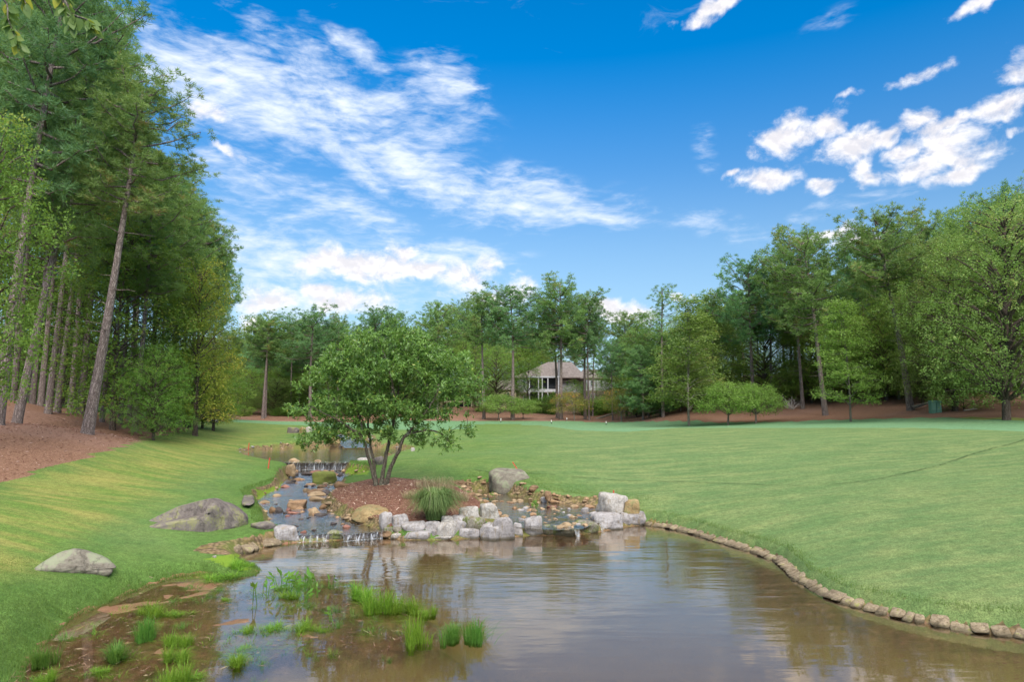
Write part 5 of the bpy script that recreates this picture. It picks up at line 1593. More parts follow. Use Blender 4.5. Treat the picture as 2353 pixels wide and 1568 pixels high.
def edging(path, step, length, width, thick, lab, grp, side=1, rise=.26, side_zone=None):
    P_ = np.array([p[:2] for p in path]); seg = np.linalg.norm(np.diff(P_, axis=0), axis=1); cum_ = np.concatenate([[0], np.cumsum(seg)])
    t = step / 2
    while t < cum_[-1]:
        x = np.interp(t, cum_, P_[:, 0]); y = np.interp(t, cum_, P_[:, 1])
        x2 = np.interp(min(t + .3, cum_[-1]), cum_, P_[:, 0]); y2 = np.interp(min(t + .3, cum_[-1]), cum_, P_[:, 1])
        x1 = np.interp(max(t - .3, 0), cum_, P_[:, 0]); y1 = np.interp(max(t - .3, 0), cum_, P_[:, 1])
        tx, ty = x2 - x1, y2 - y1; L = math.hypot(tx, ty); tx /= L; ty /= L
        nx_, ny_ = ty * side, -tx * side       # towards land
        k_prev = rs.choice([.8, .95, 1.1, 1.35])
        o = link('edging_block', rs.choice(bag_meshes))
        l = length * rs.uniform(.85, 1.15)
        o.scale = (l / 2, width / 2 * rs.uniform(.9, 1.15), thick / 2 * rs.uniform(.85, 1.2))
        o.location = (x + nx_ * (l * .42 - .05), y + ny_ * (l * .42 - .05), rise * .45 + rs.uniform(-.02, .02))
        o.rotation_euler = (0, -math.atan2(rise, length * .85), math.atan2(ny_, nx_) + rs.uniform(-.1, .1))
        zn = '' if side_zone is None else ', ' + ('by the right picture edge' if t < cum_[-1] * .3 else 'along the middle bend' if t < cum_[-1] * .65 else 'close to the pale boulders')
        tag(o, (('long ' if k_prev > 1 else 'short ') if side_zone else '') + lab + zn, 'edging block', grp)
        k_ = k_prev; o.scale[1] *= k_; t += step * k_


right_shore = [PZ(x, y, 0) for x, y in pond_px[:15]]
edging([np.array([11.2, 11.2, 0])] + right_shore, .26, .42, .27, .09, 'tan edging block on the right pond shore', 'edging blocks along the right pond shore', side=1, rise=.15, side_zone=1)
left_shore = [PZ(x, y, 0) for x, y in [(640, 1255), (620, 1256), (590, 1266), (556, 1276), (520, 1282), (480, 1285)]]
edging(left_shore, .44, .95, .46, .22, 'brown edging block on the short bank left of the low waterfall', 'edging blocks left of the low waterfall', side=1, rise=.34)
rs2 = random.Random(8)

# ---------------------------------------------------------------- waterfalls
mf, nt, out = new_mat('falling_water')
gN = nt.node('ShaderNodeNewGeometry')
fz = nt.noise(nt.map(gN.outputs['Position'], scale=(9, 2, .8)), 1.6, 5, .7, .4)
fz2 = nt.noise(nt.map(gN.outputs['Position'], scale=(13, 4, 1.6)), 1.3, 5, .75, 1.2)
dens = nt.ss(nt.math('ADD', nt.math('MULTIPLY', fz, .65), nt.math('MULTIPLY', fz2, .35)), .46, .66, .02, .62)
wb = principled(nt, None, (.80, .84, .90), rough=.25, spec=.6)
trn = nt.node('ShaderNodeBsdfTransparent')
mxs = nt.node('ShaderNodeMixShader')
nt.l.new(dens, mxs.inputs[0]); nt.l.new(trn.outputs[0], mxs.inputs[1]); nt.l.new(wb.outputs[0], mxs.inputs[2]); nt.l.new(mxs.outputs[0], out.inputs[0])
M_FALL = mf


def fall(path, ztop, zbot, throw, label, top_in=.12):
    """sheet of water rolling over a lip: path = lip points (world xy)"""
    path = np.array(path, float)
    N_ = 40
    seg = np.linalg.norm(np.diff(path, axis=0), axis=1); cm = np.concatenate([[0], np.cumsum(seg)])
    ts = np.linspace(0, cm[-1], N_)
    X = np.interp(ts, cm, path[:, 0]); Y = np.interp(ts, cm, path[:, 1])
    T = np.gradient(np.stack([X, Y], 1), axis=0); T = T / np.linalg.norm(T, axis=1)[:, None]
    nrm_ = np.stack([T[:, 1], -T[:, 0]], 1)
    nrm_ *= np.where(nrm_[:, 1:2] > 0, -1, 1)
    rows = []
    for k, u in enumerate(np.linspace(-.35, 1, 9)):
        if u < 0: off, z = u * top_in * 3, ztop + .005
        else: off, z = throw * u ** .6, ztop - (ztop - zbot) * u ** 1.6
        j = .02 * np.sin(np.arange(N_) * 1.7 + k)
        rows.append(np.stack([X + nrm_[:, 0] * (off + j), Y + nrm_[:, 1] * (off + j), np.full(N_, z)], 1))
    V = np.stack(rows).reshape(-1, 3)
    idx = np.arange(9 * N_).reshape(9, N_)
    q = np.stack([idx[:-1, :-1], idx[:-1, 1:], idx[1:, 1:], idx[1:, :-1]], -1).reshape(-1, 4)
    return tag(link('waterfall', mesh_np('waterfall', V, q, True, None, M_FALL)), label, None, None, 'structure')


lipU = [PZ(x, 1063, 1.0)[:2] for x in (652, 700, 750, 798)]
fall(lipU, 1.0, .56, .16, 'upper waterfall dropping over a dark stone lip into the creek')
lipL = [PS(x, y, SA, SB)[:2] for x, y in ((682, 1232), (720, 1229), (757, 1228))]
fall(lipL, .19, 0.0, .12, 'left half of the low waterfall where the creek enters the pond', .3)
lipR = [PS(x, y, SA, SB)[:2] for x, y in ((787, 1230), (830, 1226), (878, 1222))]
fall(lipR, .19, 0.0, .12, 'right half of the low waterfall where the creek enters the pond', .3)
for (xa, ya, xb, yb) in ((1317, 1216, 1327, 1216), (1374, 1205, 1383, 1203)):
    fall([PZ(xa, ya, .26)[:2], PZ(xb, yb, .22)[:2]], .22, -.01, .12, 'little spout of water between the boulders of the rock line', .3)
# foam where the falling water lands
mfo, nt, out = new_mat('foam')
gN = nt.node('ShaderNodeNewGeometry')
fo = nt.noise(nt.map(gN.outputs['Position'], scale=(2.2, 5, 1)), 3.2, 6, .75, .8)
ed = nt.node('ShaderNodeAttribute', attribute_name='tint').outputs['Fac']
dfo = nt.node('ShaderNodeBsdfDiffuse'); nt.set(dfo, 'Color', (.78, .82, .86))
tfo = nt.node('ShaderNodeBsdfTransparent'); mfx = nt.node('ShaderNodeMixShader')
nt.l.new(nt.ss(nt.math('ADD', fo, nt.math('MULTIPLY', ed, .45)), .86, 1.08, 0, .7), mfx.inputs[0]); nt.l.new(tfo.outputs[0], mfx.inputs[1]); nt.l.new(dfo.outputs[0], mfx.inputs[2]); nt.l.new(mfx.outputs[0], out.inputs[0])
for li, (lp, z_, wd_) in enumerate(((lipU, .57, .9), (lipL, .012, .7), (lipR, .012, .7))):
    lp = np.array(lp, float); ts = np.linspace(0, 1, 30); sg = np.linspace(0, 1, len(lp))
    X_ = np.interp(ts, sg, lp[:, 0]); Y_ = np.interp(ts, sg, lp[:, 1]); rows_ = []; tt_ = []
    for u in np.linspace(0, 1, 6):
        rows_.append(np.stack([X_, Y_ - .08 - u * wd_, np.full(30, z_ + (SB * (-u * wd_) + .02 if li == 0 else 0))], 1)); tt_.append(np.full(30, (1 - u) * 1.0))
    idx_ = np.arange(180).reshape(6, 30); q_ = np.stack([idx_[:-1, :-1], idx_[:-1, 1:], idx_[1:, 1:], idx_[1:, :-1]], -1).reshape(-1, 4)
    tag(link('foam', mesh_np('foam', np.concatenate(rows_), q_, True, {'tint': np.concatenate(tt_)}, mfo)), 'white foam at the foot of the ' + ('upper waterfall', 'left half of the low waterfall', 'right half of the low waterfall')[li], 'foam', None, 'stuff')
# dark stone sills behind the falling water


def sill(path, z0, z1, name, label, mat, back=.35, n=9):
    root = empty(name, (float(path[0][0]), float(path[0][1]), z0), label=label, cat='stone weir')
    P_ = np.array(path, float); seg = np.linalg.norm(np.diff(P_, axis=0), axis=1); cm = np.concatenate([[0], np.cumsum(seg)])
    for i in range(n):
        t = (i + .5) / n * cm[-1]
        x = np.interp(t, cm, P_[:, 0]); y = np.interp(t, cm, P_[:, 1])
        me = BOULD[i % 9].copy(); me.name = 'stone'; me.materials.clear(); me.materials.append(mat)
        o = link('stone', me, root)
        o.scale = (cm[-1] / n * .62, back * .6, (z1 - z0) * .62)
        o.location = (x - P_[0][0], y + back * .55 - P_[0][1], (z1 - z0) * .42)
    return root


sill([p + np.array([0, .05]) for p in lipU], .5, .99, 'stone_weir', 'dark wet stone wall behind the upper waterfall', M_DARK, .4, 10)
sill([p + np.array([0, .02]) for p in lipL], -.1, .17, 'stone_weir', 'dark ledge under the left half of the low waterfall', M_DARK, .5, 5)
sill([p + np.array([0, .02]) for p in lipR], -.1, .17, 'stone_weir', 'dark ledge under the right half of the low waterfall', M_DARK, .5, 6)
sill([PZ(x, y, .8)[:2] for x, y in ((800, 1076), (825, 1075), (850, 1074))], .62, 1.03, 'mossy_wall', 'mossy stone wall right of the upper waterfall', M_MOSSY, .6, 6)

# ================================================================ grasses
M_TUFT = leaf_mat('marsh_grass', (.105, .235, .022), (.275, .45, .050), None, 0, .45, .5)
M_TUFTD = leaf_mat('marsh_grass_deep', (.065, .185, .030), (.175, .34, .06), None, 0, .4, .5)
M_ORN = leaf_mat('fountain_grass', (.085, .165, .045), (.235, .335, .115), (.42, .38, .22), .06, .35)
M_STRAWG = leaf_mat('dry_grass', (.26, .215, .11), (.47, .40, .25), None, 0, .3, .7)
M_REED = leaf_mat('pickerel_leaf', (.085, .215, .030), (.20, .38, .07), None, 0, .4, .4)
M_FRINGE = leaf_mat('turf_blades', (.080, .165, .032), (.175, .265, .068), None, 0, .4, .7)


def blades(rng, base, H, W_, az_, out_, a, tint, seg=3, droop=1.0):
    """arching blades: base (n,3), height H, horizontal reach out_"""
    n = len(base)
    d = np.stack([np.cos(az_), np.sin(az_), 0 * az_], 1)
    side = np.stack([-np.sin(az_), np.cos(az_), 0 * az_], 1)
    s = np.linspace(0, 1, seg + 1)
    rings = []
    for u in s:
        c = base + d * (out_ * u ** 1.5)[:, None] + np.array([0, 0, 1.0]) * (H * (u - droop * .45 * u ** 3) / (1 - .45 * droop * .6))[:, None]
        w = W_ * (1 - u ** 1.6) * .5 + .0006
        rings.append(np.stack([c - side * w[:, None], c + side * w[:, None]], 1))
    V = np.stack(rings, 1)                      # n, seg+1, 2, 3
    base_i = np.arange(n)[:, None] * (2 * (seg + 1))
    q = []
    for k in range(seg):
        q.append(np.stack([base_i[:, 0] + 2 * k, base_i[:, 0] + 2 * k + 1, base_i[:, 0] + 2 * k + 3, base_i[:, 0] + 2 * k + 2], 1))
    a.add(V.reshape(-1, 3), np.concatenate(q), np.repeat(np.clip(tint, 0, 1), 2 * (seg + 1)))


def tuft_mesh(seed, n=520, r=.24, h=.36, w=.012, mat=M_TUFT, spread=.34, name='grass_tuft', droop=1.0):
    rng = np.random.default_rng(seed); a = Acc()
    m = 6; sc_ = rng.normal(0, r * .75, (m, 2)); sh_ = rng.uniform(.45, 1.25, m); sr_ = rng.uniform(.25, .6, m) * r
    wi = rng.choice(m, n, p=sh_ * sr_ / (sh_ * sr_).sum())
    th = rng.uniform(0, 6.28, n); rr = sr_[wi] * np.sqrt(rng.random(n))
    base = np.stack([sc_[wi, 0] + rr * np.cos(th), sc_[wi, 1] + rr * np.sin(th), np.full(n, -.05)], 1)
    az_ = th + rng.normal(0, .8, n)
    H = h * rng.uniform(.35, 1.15, n) * sh_[wi] + .04
    blades(rng, base, H, w * rng.uniform(.7, 1.3, n), az_, spread * rng.uniform(.2, 1.3, n), a, rng.uniform(0, 1, n), droop=droop)
    return a.mesh(name, mat, False)


TUFTS = [tuft_mesh(501), tuft_mesh(502, 520), tuft_mesh(503, 380, spread=.3)]
TUFTD = [tuft_mesh(504, 520, mat=M_TUFTD), tuft_mesh(505, 420, mat=M_TUFTD, spread=.26)]
TUFTW = [tuft_mesh(506, 110, r=.3, h=.2, w=.008, mat=M_TUFTD, spread=.26), tuft_mesh(507, 150, r=.36, h=.16, w=.008, mat=M_TUFT, spread=.3)]
tufts = [
    (345, 1416, 84, 34, 'b', 'bright green grass tuft at the back of the mud flat'), (320, 1480, 84, 66, 'd', 'tall deep green grass tuft in the middle of the mud flat'),
    (266, 1522, 100, 48, 'd', 'broad spreading grass tuft left below the tall deep green one'), (415, 1488, 76, 38, 'b', 'bright grass tuft right of the tall deep green one'),
    (420, 1524, 90, 40, 'b', 'bright grass tuft just in front of another, left of the open shallows'), (388, 1580, 112, 62, 'b', 'large grass tuft cut by the bottom edge of the picture'),
    (98, 1538, 76, 58, 'd', 'deep green grass tuft at the lawn edge in the bottom left corner'), (92, 1578, 64, 44, 'b', 'bright grass tuft below the corner one at the lawn edge'),
    (428, 1445, 62, 26, 'w', 'thin grass tuft on the mud behind the bright pair'), (610, 1452, 78, 34, 'w', 'feathery bluish grass tuft standing in the open shallows'),
    (553, 1528, 78, 40, 'b', 'compact bright grass tuft standing in open water near the bottom'), (515, 1478, 66, 24, 'w', 'sparse grass tuft at the edge of the mud, left of the compact bright one'),
    (606, 1532, 48, 26, 'w', 'tiny sparse tuft right of the compact bright one'), (838, 1388, 90, 50, 'b', 'back part of the long bright grass patch in the pond'),
    (868, 1408, 110, 62, 'b', 'tallest middle part of the long bright grass patch in the pond'), (922, 1412, 90, 46, 'b', 'right end of the long bright grass patch in the pond'),
    (975, 1420, 60, 34, 'b', 'olive grass tuft trailing right of the long bright patch'), (966, 1490, 84, 74, 'b', 'tall arching bright tuft in front of the long grass patch'),
    (1038, 1482, 78, 56, 'd', 'left one of the two outermost deep green tufts in the pond'), (1090, 1478, 78, 62, 'd', 'outermost deep green tuft with stray stems in the pond'),
    (768, 1446, 66, 36, 'w', 'thin tuft left of the long bright grass patch'), (752, 1508, 66, 34, 'w', 'thin yellow green tuft in the brown shallows below'),
    (680, 1376, 90, 30, 'w', 'low grass at the foot of the arrow leaved plants'), (925, 1458, 50, 26, 'w', 'small tuft left of the tall arching bright one'),
    (805, 1420, 60, 26, 'w', 'small tuft at the left foot of the long bright grass patch'), (700, 1352, 100, 14, 'w', 'low green weed mat behind the arrow leaved plants'),
    (760, 1352, 90, 14, 'w', 'low weed mat leading to the long bright grass patch'), (285, 1405, 60, 20, 'w', 'thin grass on the red mud at the lawn edge'),
    (160, 1470, 90, 30, 'w', 'weedy thin grass along the red mud in the left corner'), (585, 1400, 40, 18, 'w', 'wisp of grass left of the arrow leaved plants'),
    (500, 1335, 90, 16, 'b', 'low bright weeds at the lawn corner of the pond'), (470, 1330, 70, 12, 'w', 'dark low weeds at the lawn corner of the pond'),
    (560, 1315, 70, 18, 'b', 'weedy clump at the tip of the lawn corner of the pond'), (375, 1442, 44, 22, 'w', 'small tuft behind the tall deep green one'),
    (890, 1520, 40, 18, 'w', 'submerged looking wisp of grass near the bottom middle'), (600, 1575, 50, 24, 'w', 'sparse tuft at the bottom edge left of the middle'), (640, 1395, 34, 20, 'w', 'wisp of grass among the arrow leaved plants'),
]
for i, (px, py, w, h, k, lab) in enumerate(tufts):
    p_ = PZ(px, py - h * .1, 0)
    me = {'b': TUFTS, 'd': TUFTD, 'w': TUFTW}[k][i % len({'b': TUFTS, 'd': TUFTD, 'w': TUFTW}[k])]
    Y = p_[1]
    o = link('grass_tuft', me)
    sw = (w / F * Y) / (.95 if k != 'w' else 1.0)
    sh = (h / F * Y) / (.38 if k != 'w' else .24)
    o.scale = (sw, sw * .8, sh)
    o.location = (p_[0], Y, max(-.03, zat(p_[0], Y)) if k != 'd' else 0)
    o.rotation_euler = (0, 0, i * 1.3)
    tag(o, lab, 'grass tuft', 'grass tufts growing in the pond shallows')
# lesser tufts and weeds merging over the mud flat
rq = random.Random(77); made = 0
while made < 75:
    x, y = rq.uniform(-9, 0.5), rq.uniform(8.4, 17.5)
    if sdist(np.array([x]), np.array([y]), marsh)[0] < .05 or vnoise(np.array([x + 40.]), np.array([y]), .7)[0] < .42: continue
    deep = x > -3.4
    if deep and rq.random() < .55: continue
    me = rq.choice(TUFTW + TUFTW + [TUFTS[2]])
    o = link('grass_tuft', me); s_ = rq.uniform(.35, .95) * (.8 if me is TUFTS[2] else 1)
    o.scale = (s_ * rq.uniform(.8, 1.4), s_, s_ * rq.uniform(.35, .8)); o.location = (x, y, max(-.03, zat(x, y))); o.rotation_euler = (0, 0, rq.uniform(0, 6))
    dl = 'in the open shallows' if deep else 'on the reddish mud flat'
    tag(o, 'wispy little grass tuft ' + dl, 'grass tuft', 'wispy little grass tufts ' + dl)
    made += 1
# stray stems on the outermost tuft
rng = np.random.default_rng(61); a = Acc(); n = 46
pb = PZ(1100, 1478, 0)
blades(rng, np.tile(pb, (n, 1)) + rng.normal(0, .1, (n, 3)) * (1, 1, 0), rng.uniform(.18, .5, n), np.full(n, .008), rng.uniform(-1.0, .9, n), rng.uniform(.2, .6, n), a, rng.uniform(0, .6, n), droop=.7)
tag(link('reed_clump', a.mesh('reed_clump', M_TUFTD, False)), 'wiry stray stems fanning right from the outermost tuft in the pond', 'reeds')

# arrow-leaved water plants: stalks with upright leaves
for i, (px, py, h, nst) in enumerate([(594, 1388, 56, 2), (611, 1376, 44, 2), (640, 1358, 46, 3), (652, 1362, 56, 3), (665, 1366, 50, 3), (680, 1370, 46, 2), (692, 1364, 50, 3), (703, 1360, 42, 2), (714, 1368, 62, 3), (727, 1358, 46, 2), (743, 1350, 30, 1), (757, 1350, 36, 1),
                                       (700, 1384, 40, 2), (670, 1352, 40, 2), (738, 1372, 30, 2), (768, 1432, 36, 2), (1223, 1172, 20, 3), (1233, 1174, 26, 4), (1136, 1150, 22, 2), (606, 1350, 26, 1)]):
    rng = np.random.default_rng(600 + i)
    z0 = 0 if px < 1000 else .27
    pb = PZ(px, py, z0); Y = pb[1]
    hh = h / F * Y
    root = empty('water_plant', pb, label=['arrow leaved water plant %s' % s for s in (
        'nearest the left end of the cluster', 'second from the left of the cluster', 'tall and leaning at the back left of the cluster', 'upright and bushy at the back of the cluster', 'in the middle back of the cluster', 'in the very middle of the cluster',
        'right of the cluster middle', 'short, behind the right side of the cluster', 'tallest, at the right side of the cluster', 'at the right end of the cluster', 'single stemmed, standing right of the cluster', 'single stemmed and farthest right in the pond',
        'drooping in front of the cluster', 'small, at the back of the cluster', 'low, in front of the right end of the cluster', 'alone in front beside a thin tuft', 'at the left of the pair in the side channel', 'at the right of the pair in the side channel', 'by the island side of the side channel', 'alone at the pond corner')][i], cat='water plant', group='arrow leaved water plants in the shallows')
    st, lf = Acc(), Acc()
    for k in range(nst):
        b0 = rng.normal(0, .05, 3) * (1, 1, 0); lean_ = rng.normal(0, .12, 2) * hh * 1.4
        hk = hh * rng.uniform(.7, 1.0)
        top = b0 + (lean_[0], lean_[1], hk * .68)
        s_ = np.linspace(0, 1, 4)[:, None]
        pts = b0 * (1 - s_) + top * s_ + np.array([0, 0, -.08]) * (1 - s_)
        st.add(*tube(pts, np.full(4, .008), 4))
        for q in range(2):
            d = unit(np.array([lean_[0] * 2 + rng.normal(0, .07), lean_[1] * 2 + rng.normal(0, .07), hk * .45 * (1 if q == 0 else .5)]))
            leaves(rng, (top - (0, 0, q * .06))[None], d[None], hk * .40, hk * .13 + .012, np.array([rng.uniform(.2, 1)]), lf, np.array([[rng.normal(0, .3), 1, .1]]))
    link('stalks', st.mesh('stalks', M_REED), root); link('leaves', lf.mesh('leaves', M_REED, False), root)

# ornamental grass on the island
rng = np.random.default_rng(71)
og = PZ(1000, 1190, .5)
root = empty('fountain_grass', og, label='big shaggy green fountain grass clump on the island behind the pale boulders', cat='ornamental grass')
a = Acc(); n = 1700
th = rng.uniform(0, 6.28, n); rr = .30 * np.sqrt(rng.random(n))
base = np.stack([rr * np.cos(th), rr * np.sin(th), np.full(n, -.05)], 1)
blades(rng, base, rng.uniform(.55, 1.25, n), np.full(n, .022), th + rng.normal(0, .5, n), rng.uniform(.25, 1.0, n), a, rng.uniform(0, 1, n) ** 1.3, seg=5, droop=1.7)
link('blades', a.mesh('blades', M_ORN, False), root)
a = Acc(); n = 34
th = rng.uniform(0, 6.28, n)
blades(rng, np.stack([.2 * np.cos(th), .2 * np.sin(th), 0 * th], 1), rng.uniform(1.0, 1.5, n), np.full(n, .012), th, rng.uniform(.3, .8, n), a, rng.uniform(0, 1, n), seg=5, droop=.9)
link('seed_heads', a.mesh('seed_heads', M_STRAWG, False), root)
for j, (px, py, z, rad, hh, n, lab) in enumerate([(1000, 1128, .85, .75, .85, 700, 'dry tan grass clump behind the fountain grass'), (1058, 1150, .7, .3, .55, 260, 'small dry grass clump right of the fountain grass'), (945, 1150, .75, .3, .6, 260, 'small dry grass clump left of the fountain grass')]):
    g_ = PZ(px, py, z); a = Acc()
    th = rng.uniform(0, 6.28, n); rr = rad * np.sqrt(rng.random(n))
    blades(rng, np.stack([g_[0] + rr * np.cos(th), g_[1] + rr * np.sin(th) * .6, np.full(n, z - .1)], 1), hh * rng.uniform(.4, 1, n), np.full(n, .009), rng.uniform(0, 6.28, n), rng.uniform(.1, .5, n), a, rng.uniform(0, 1, n), seg=4, droop=1.1)
    tag(link('dry_grass', a.mesh('dry_grass', M_STRAWG, False)), lab, 'dry grass')

# turf fringe: blades on the near lawn and along the banks (uncountable)
rng = np.random.default_rng(81)
a = Acc()


def fringe(n, xlo, xhi, ylo, yhi, cond, hmin, hmax, w=.006):
    x = rng.uniform(xlo, xhi, n); y = rng.uniform(ylo, yhi, n)
    z, s = terrain(x, y)
    k = cond(x, y, z, s)
    x, y, z = x[k], y[k], z[k]; m = len(x)
    if m == 0: return
    blades(rng, np.stack([x, y, z - .01], 1), rng.uniform(hmin, hmax, m), np.full(m, w), rng.uniform(0, 6.28, m), rng.uniform(0, .04, m), a, np.clip(vnoise(x, y, 1.5) * .7 + rng.uniform(-.1, .4, m), 0, 1), seg=1, droop=.3)


isl = [PZ(x, y, .5) for x, y in mulch_px]
fringe(170000, -11, -3, 8.5, 19, lambda x, y, z, s: (s['pond'] < -.10) & (sdist(x, y, marsh) < -.15 - .2 * vnoise(x, y, 1.4)) & (rng.random(len(x)) < 1 - sstep((y - 12) / 6)), .02, .045, .008)
fringe(260000, 1, 12, 10, 25, lambda x, y, z, s: (s['pond'] < -.34) & (s['pond'] > -.34 - .35 * rng.random(len(x)) ** 2) & (s['chan'] < -.6), .03, .08, .009)
fringe(260000, -2, 10, 20, 34, lambda x, y, z, s: (s['chan'] < -.55) & (s['chan'] > -.7 - 1.6 * rng.random(len(x)) ** 2) & (sdist(x, y, isl) < -.1) & (y > 25) & (s['stream'] < -.5), .02, .055, .012)
fringe(60000, -11, -4, 20, 38, lambda x, y, z, s: (s['stream'] < -.28) & (s['stream'] > -.65) & (sdist(x, y, isl) < -.1), .06, .13, .014)
fringe(260000, -10, -2, 7.5, 18.5, lambda x, y, z, s: (s['pond'] < .03) & (s['pond'] > -.05 - .5 * rng.random(len(x)) ** 1.6) & (sdist(x, y, marsh) > -1.2) & (vnoise(x, y, 2.3) > .22), .03, .10, .010)
tag(link('turf_fringe', a.mesh('turf_fringe', M_FRINGE, False)), 'longer grass blades fringing the pond and creek banks', 'grass', None, 'stuff')

# mulch chips and needles lying on the island (uncountable)
a = Acc(); n = 9000
x = rng.uniform(-8, 0, n); y = rng.uniform(20, 30, n)
k = sdist(x, y, isl) > .05; x, y = x[k], y[k]; z, _ = terrain(x, y); n = len(x)
d = rng.normal(0, 1, (n, 3)); d[:, 2] *= .25
leaves(rng, np.stack([x, y, z + .012], 1), unit(d), rng.uniform(.05, .16, n), .022, rng.uniform(0, 1, n), a, np.array([0, 0, 1.0]) + rng.normal(0, .4, (n, 3)))
M_CHIP = leaf_mat('bark_chips', (.13, .06, .038), (.36, .22, .15), (.62, .48, .38), .15, 0, .9)
tag(link('bark_chips', a.mesh('bark_chips', M_CHIP, False)), 'loose shredded bark chips covering the island slope', 'mulch', None, 'stuff')
# dead stems and debris over the mud flat (uncountable)
a = Acc(); n = 5200
x = rng.uniform(-9, 0, n); y = rng.uniform(8.2, 18, n)
k = (sdist(x, y, marsh) > -.2) & (vnoise(x, y, 1.1) + rng.normal(0, .12, n) > .5); x, y = x[k], y[k]; z, _ = terrain(x, y); n = len(x)
d = rng.normal(0, 1, (n, 3)); d[:, 2] *= .12
leaves(rng, np.stack([x, y, np.maximum(z, 0) + .006], 1), unit(d), rng.uniform(.05, .24, n), .009, rng.uniform(0, 1, n), a, np.array([0, 0, 1.0]) + rng.normal(0, .4, (n, 3)))
M_DEB = leaf_mat('dead_stems', (.10, .05, .035), (.27, .17, .12), (.40, .30, .20), .1, 0, .9)
tag(link('dead_stems', a.mesh('dead_stems', M_DEB, False)), 'matted dead stems lying on the mud flat', 'debris', None, 'stuff')
# litter of needles and leaves on the left straw bank
a = Acc(); n = 17000
x = rng.uniform(-32, -12, n); y = rng.uniform(19, 44, n)
z, _ = terrain(x, y); qx, qy = to_px(np.stack([x, y, z], -1))
k = in_poly(qx, qy, [(-3000, 1500), (0, 1108), (90, 1083), (200, 1050), (330, 1012), (420, 988), (430, 930), (-3000, 300)]); x, y, z = x[k], y[k], z[k]; n = len(x)
d = rng.normal(0, 1, (n, 3)); d[:, 2] *= .25
leaves(rng, np.stack([x, y, z + .015], 1), unit(d), rng.uniform(.07, .2, n), .025, rng.uniform(0, 1, n), a, np.array([0, 0, 1.0]) + rng.normal(0, .4, (n, 3)))
tag(link('needle_litter', a.mesh('needle_litter', leaf_mat('needle_litter', (.12, .05, .03), (.34, .19, .125), (.56, .42, .34), .1, 0, .9), False)), 'fallen needles and twigs littering the pine straw bank', 'litter', None, 'stuff')


# ================================================================ small course furniture
def plain(name, c, rough=.6, spec=.3, nz=.15, sc=20, metal=0.0):
    m, nt, out = new_mat(name)
    n = nt.noise(nt.node('ShaderNodeTexCoord').outputs['Object'], sc, 5, .65)
    c2 = tuple(v * (1 - nz) for v in c)
    principled(nt, out, nt.mix(nt.ss(n, .35, .65), c2, c), rough=rough, spec=spec, normal=nt.bump(n, .3, .01), Metallic=metal)
    return m


M_REDP = plain('red_paint', (.55, .085, .05)); M_WHITEP = plain('white_paint', (.78, .76, .72)); M_BLACK = plain('black_plastic', (.03, .03, .03))
M_GREENB = plain('green_enamel', (.13, .28, .20), .5); M_GREENL = plain('green_enamel_lid', (.17, .34, .25), .5)


def stake(px, py0, py1, z, mat, label, px_top=None, foot=None, w=.045):
    p0 = PZ(px, py1, z); Y = p0[1]
    h = (py1 - py0) / F * Y
    root = empty('hazard_stake' if foot is None else 'tee_marker_post', p0, label=label, cat='stake', group='red stakes marking the hazard' if foot is None else 'white posts along the far turf edge')
    if px_top is not None: root.rotation_euler = (0, math.atan2((px_top - px) / F * Y, h), 0)
    V, Q = box_vq(-w / 2, w / 2, -w / 2, w / 2, -.25, h)
    a_ = Acc(); a_.add(V, Q)
    V2, Q2 = box_vq(-w / 2.6, w / 2.6, -w / 2.6, w / 2.6, h, h + .02); a_.add(V2, Q2)
    link('post', a_.mesh('post', mat, False), root)
    if foot is not None: obj_boxes('foot', [(-w * .7, w * .7, -w * .7, w * .7, -.25, h * foot)], M_BLACK, root)
    return root


def zpx(px, py): 
    g_ = ground_px(px, py); return g_[2] if g_ is not None else 1.5


stake(571, 1019, 1032, zpx(571, 1032), M_REDP, 'small upright red stake left of the upper pool', 572)
stake(616.5, 1054, 1077, zpx(617, 1077), M_REDP, 'upright red stake on the grass left of the upper waterfall', 619)
stake(1190, 1060, 1081, zpx(1190, 1081), M_REDP, 'red stake leaning left above the lichen covered boulder', 1176)
stake(1410, 1129, 1142, .66, M_REDP, 'red stake top showing just behind the large isolated pale boulder')
for i, (px, y0, y1) in enumerate([(1151, 962, 971), (1267, 966, 973), (1302.5, 961, 967), (1393, 969, 976)]):
    stake(px, y0, y1, zpx(px, y1), M_WHITEP, ['white post at the foot of the left layered dogwood', 'white post left of the tallest centre pine', 'white post right of the tallest centre pine', 'white post with black foot right of the yellowing dogwood'][i], foot=.35, w=.09)

# utility boxes
for i, (x0, x1) in enumerate(((2132.5, 2143.5), (2144.5, 2155.5))):
    Y = 66
    X0, X1 = (x0 - 1176.5) / F * Y, (x1 - 1176.5) / F * Y
    cxm = (X0 + X1) / 2; w = (X1 - X0) / 2
    zt = PY(x0, 921, Y)[2]; zb = PY(x0, 945, Y)[2]
    root = empty('utility_box', (cxm, Y, zb), label=('left', 'right')[i] + ' one of the two green metal utility boxes at the foot of the woods', cat='utility box', group='green utility boxes')
    h = zt - zb
    obj_boxes('cabinet', [(-w, w, -w, w, -.6, h * .86)], M_GREENB, root)
    obj_boxes('lid', [(-w * 1.04, w * 1.04, -w * 1.08, w * 1.08, h * .86, h * .95), (-w * .92, w * .92, -w * .95, w * .95, h * .95, h)], M_GREENL, root)
    obj_boxes('hinge_panel', [(-w * .8, w * .8, -w - .02, -w, h * .1, h * .78)], M_GREENL, root)


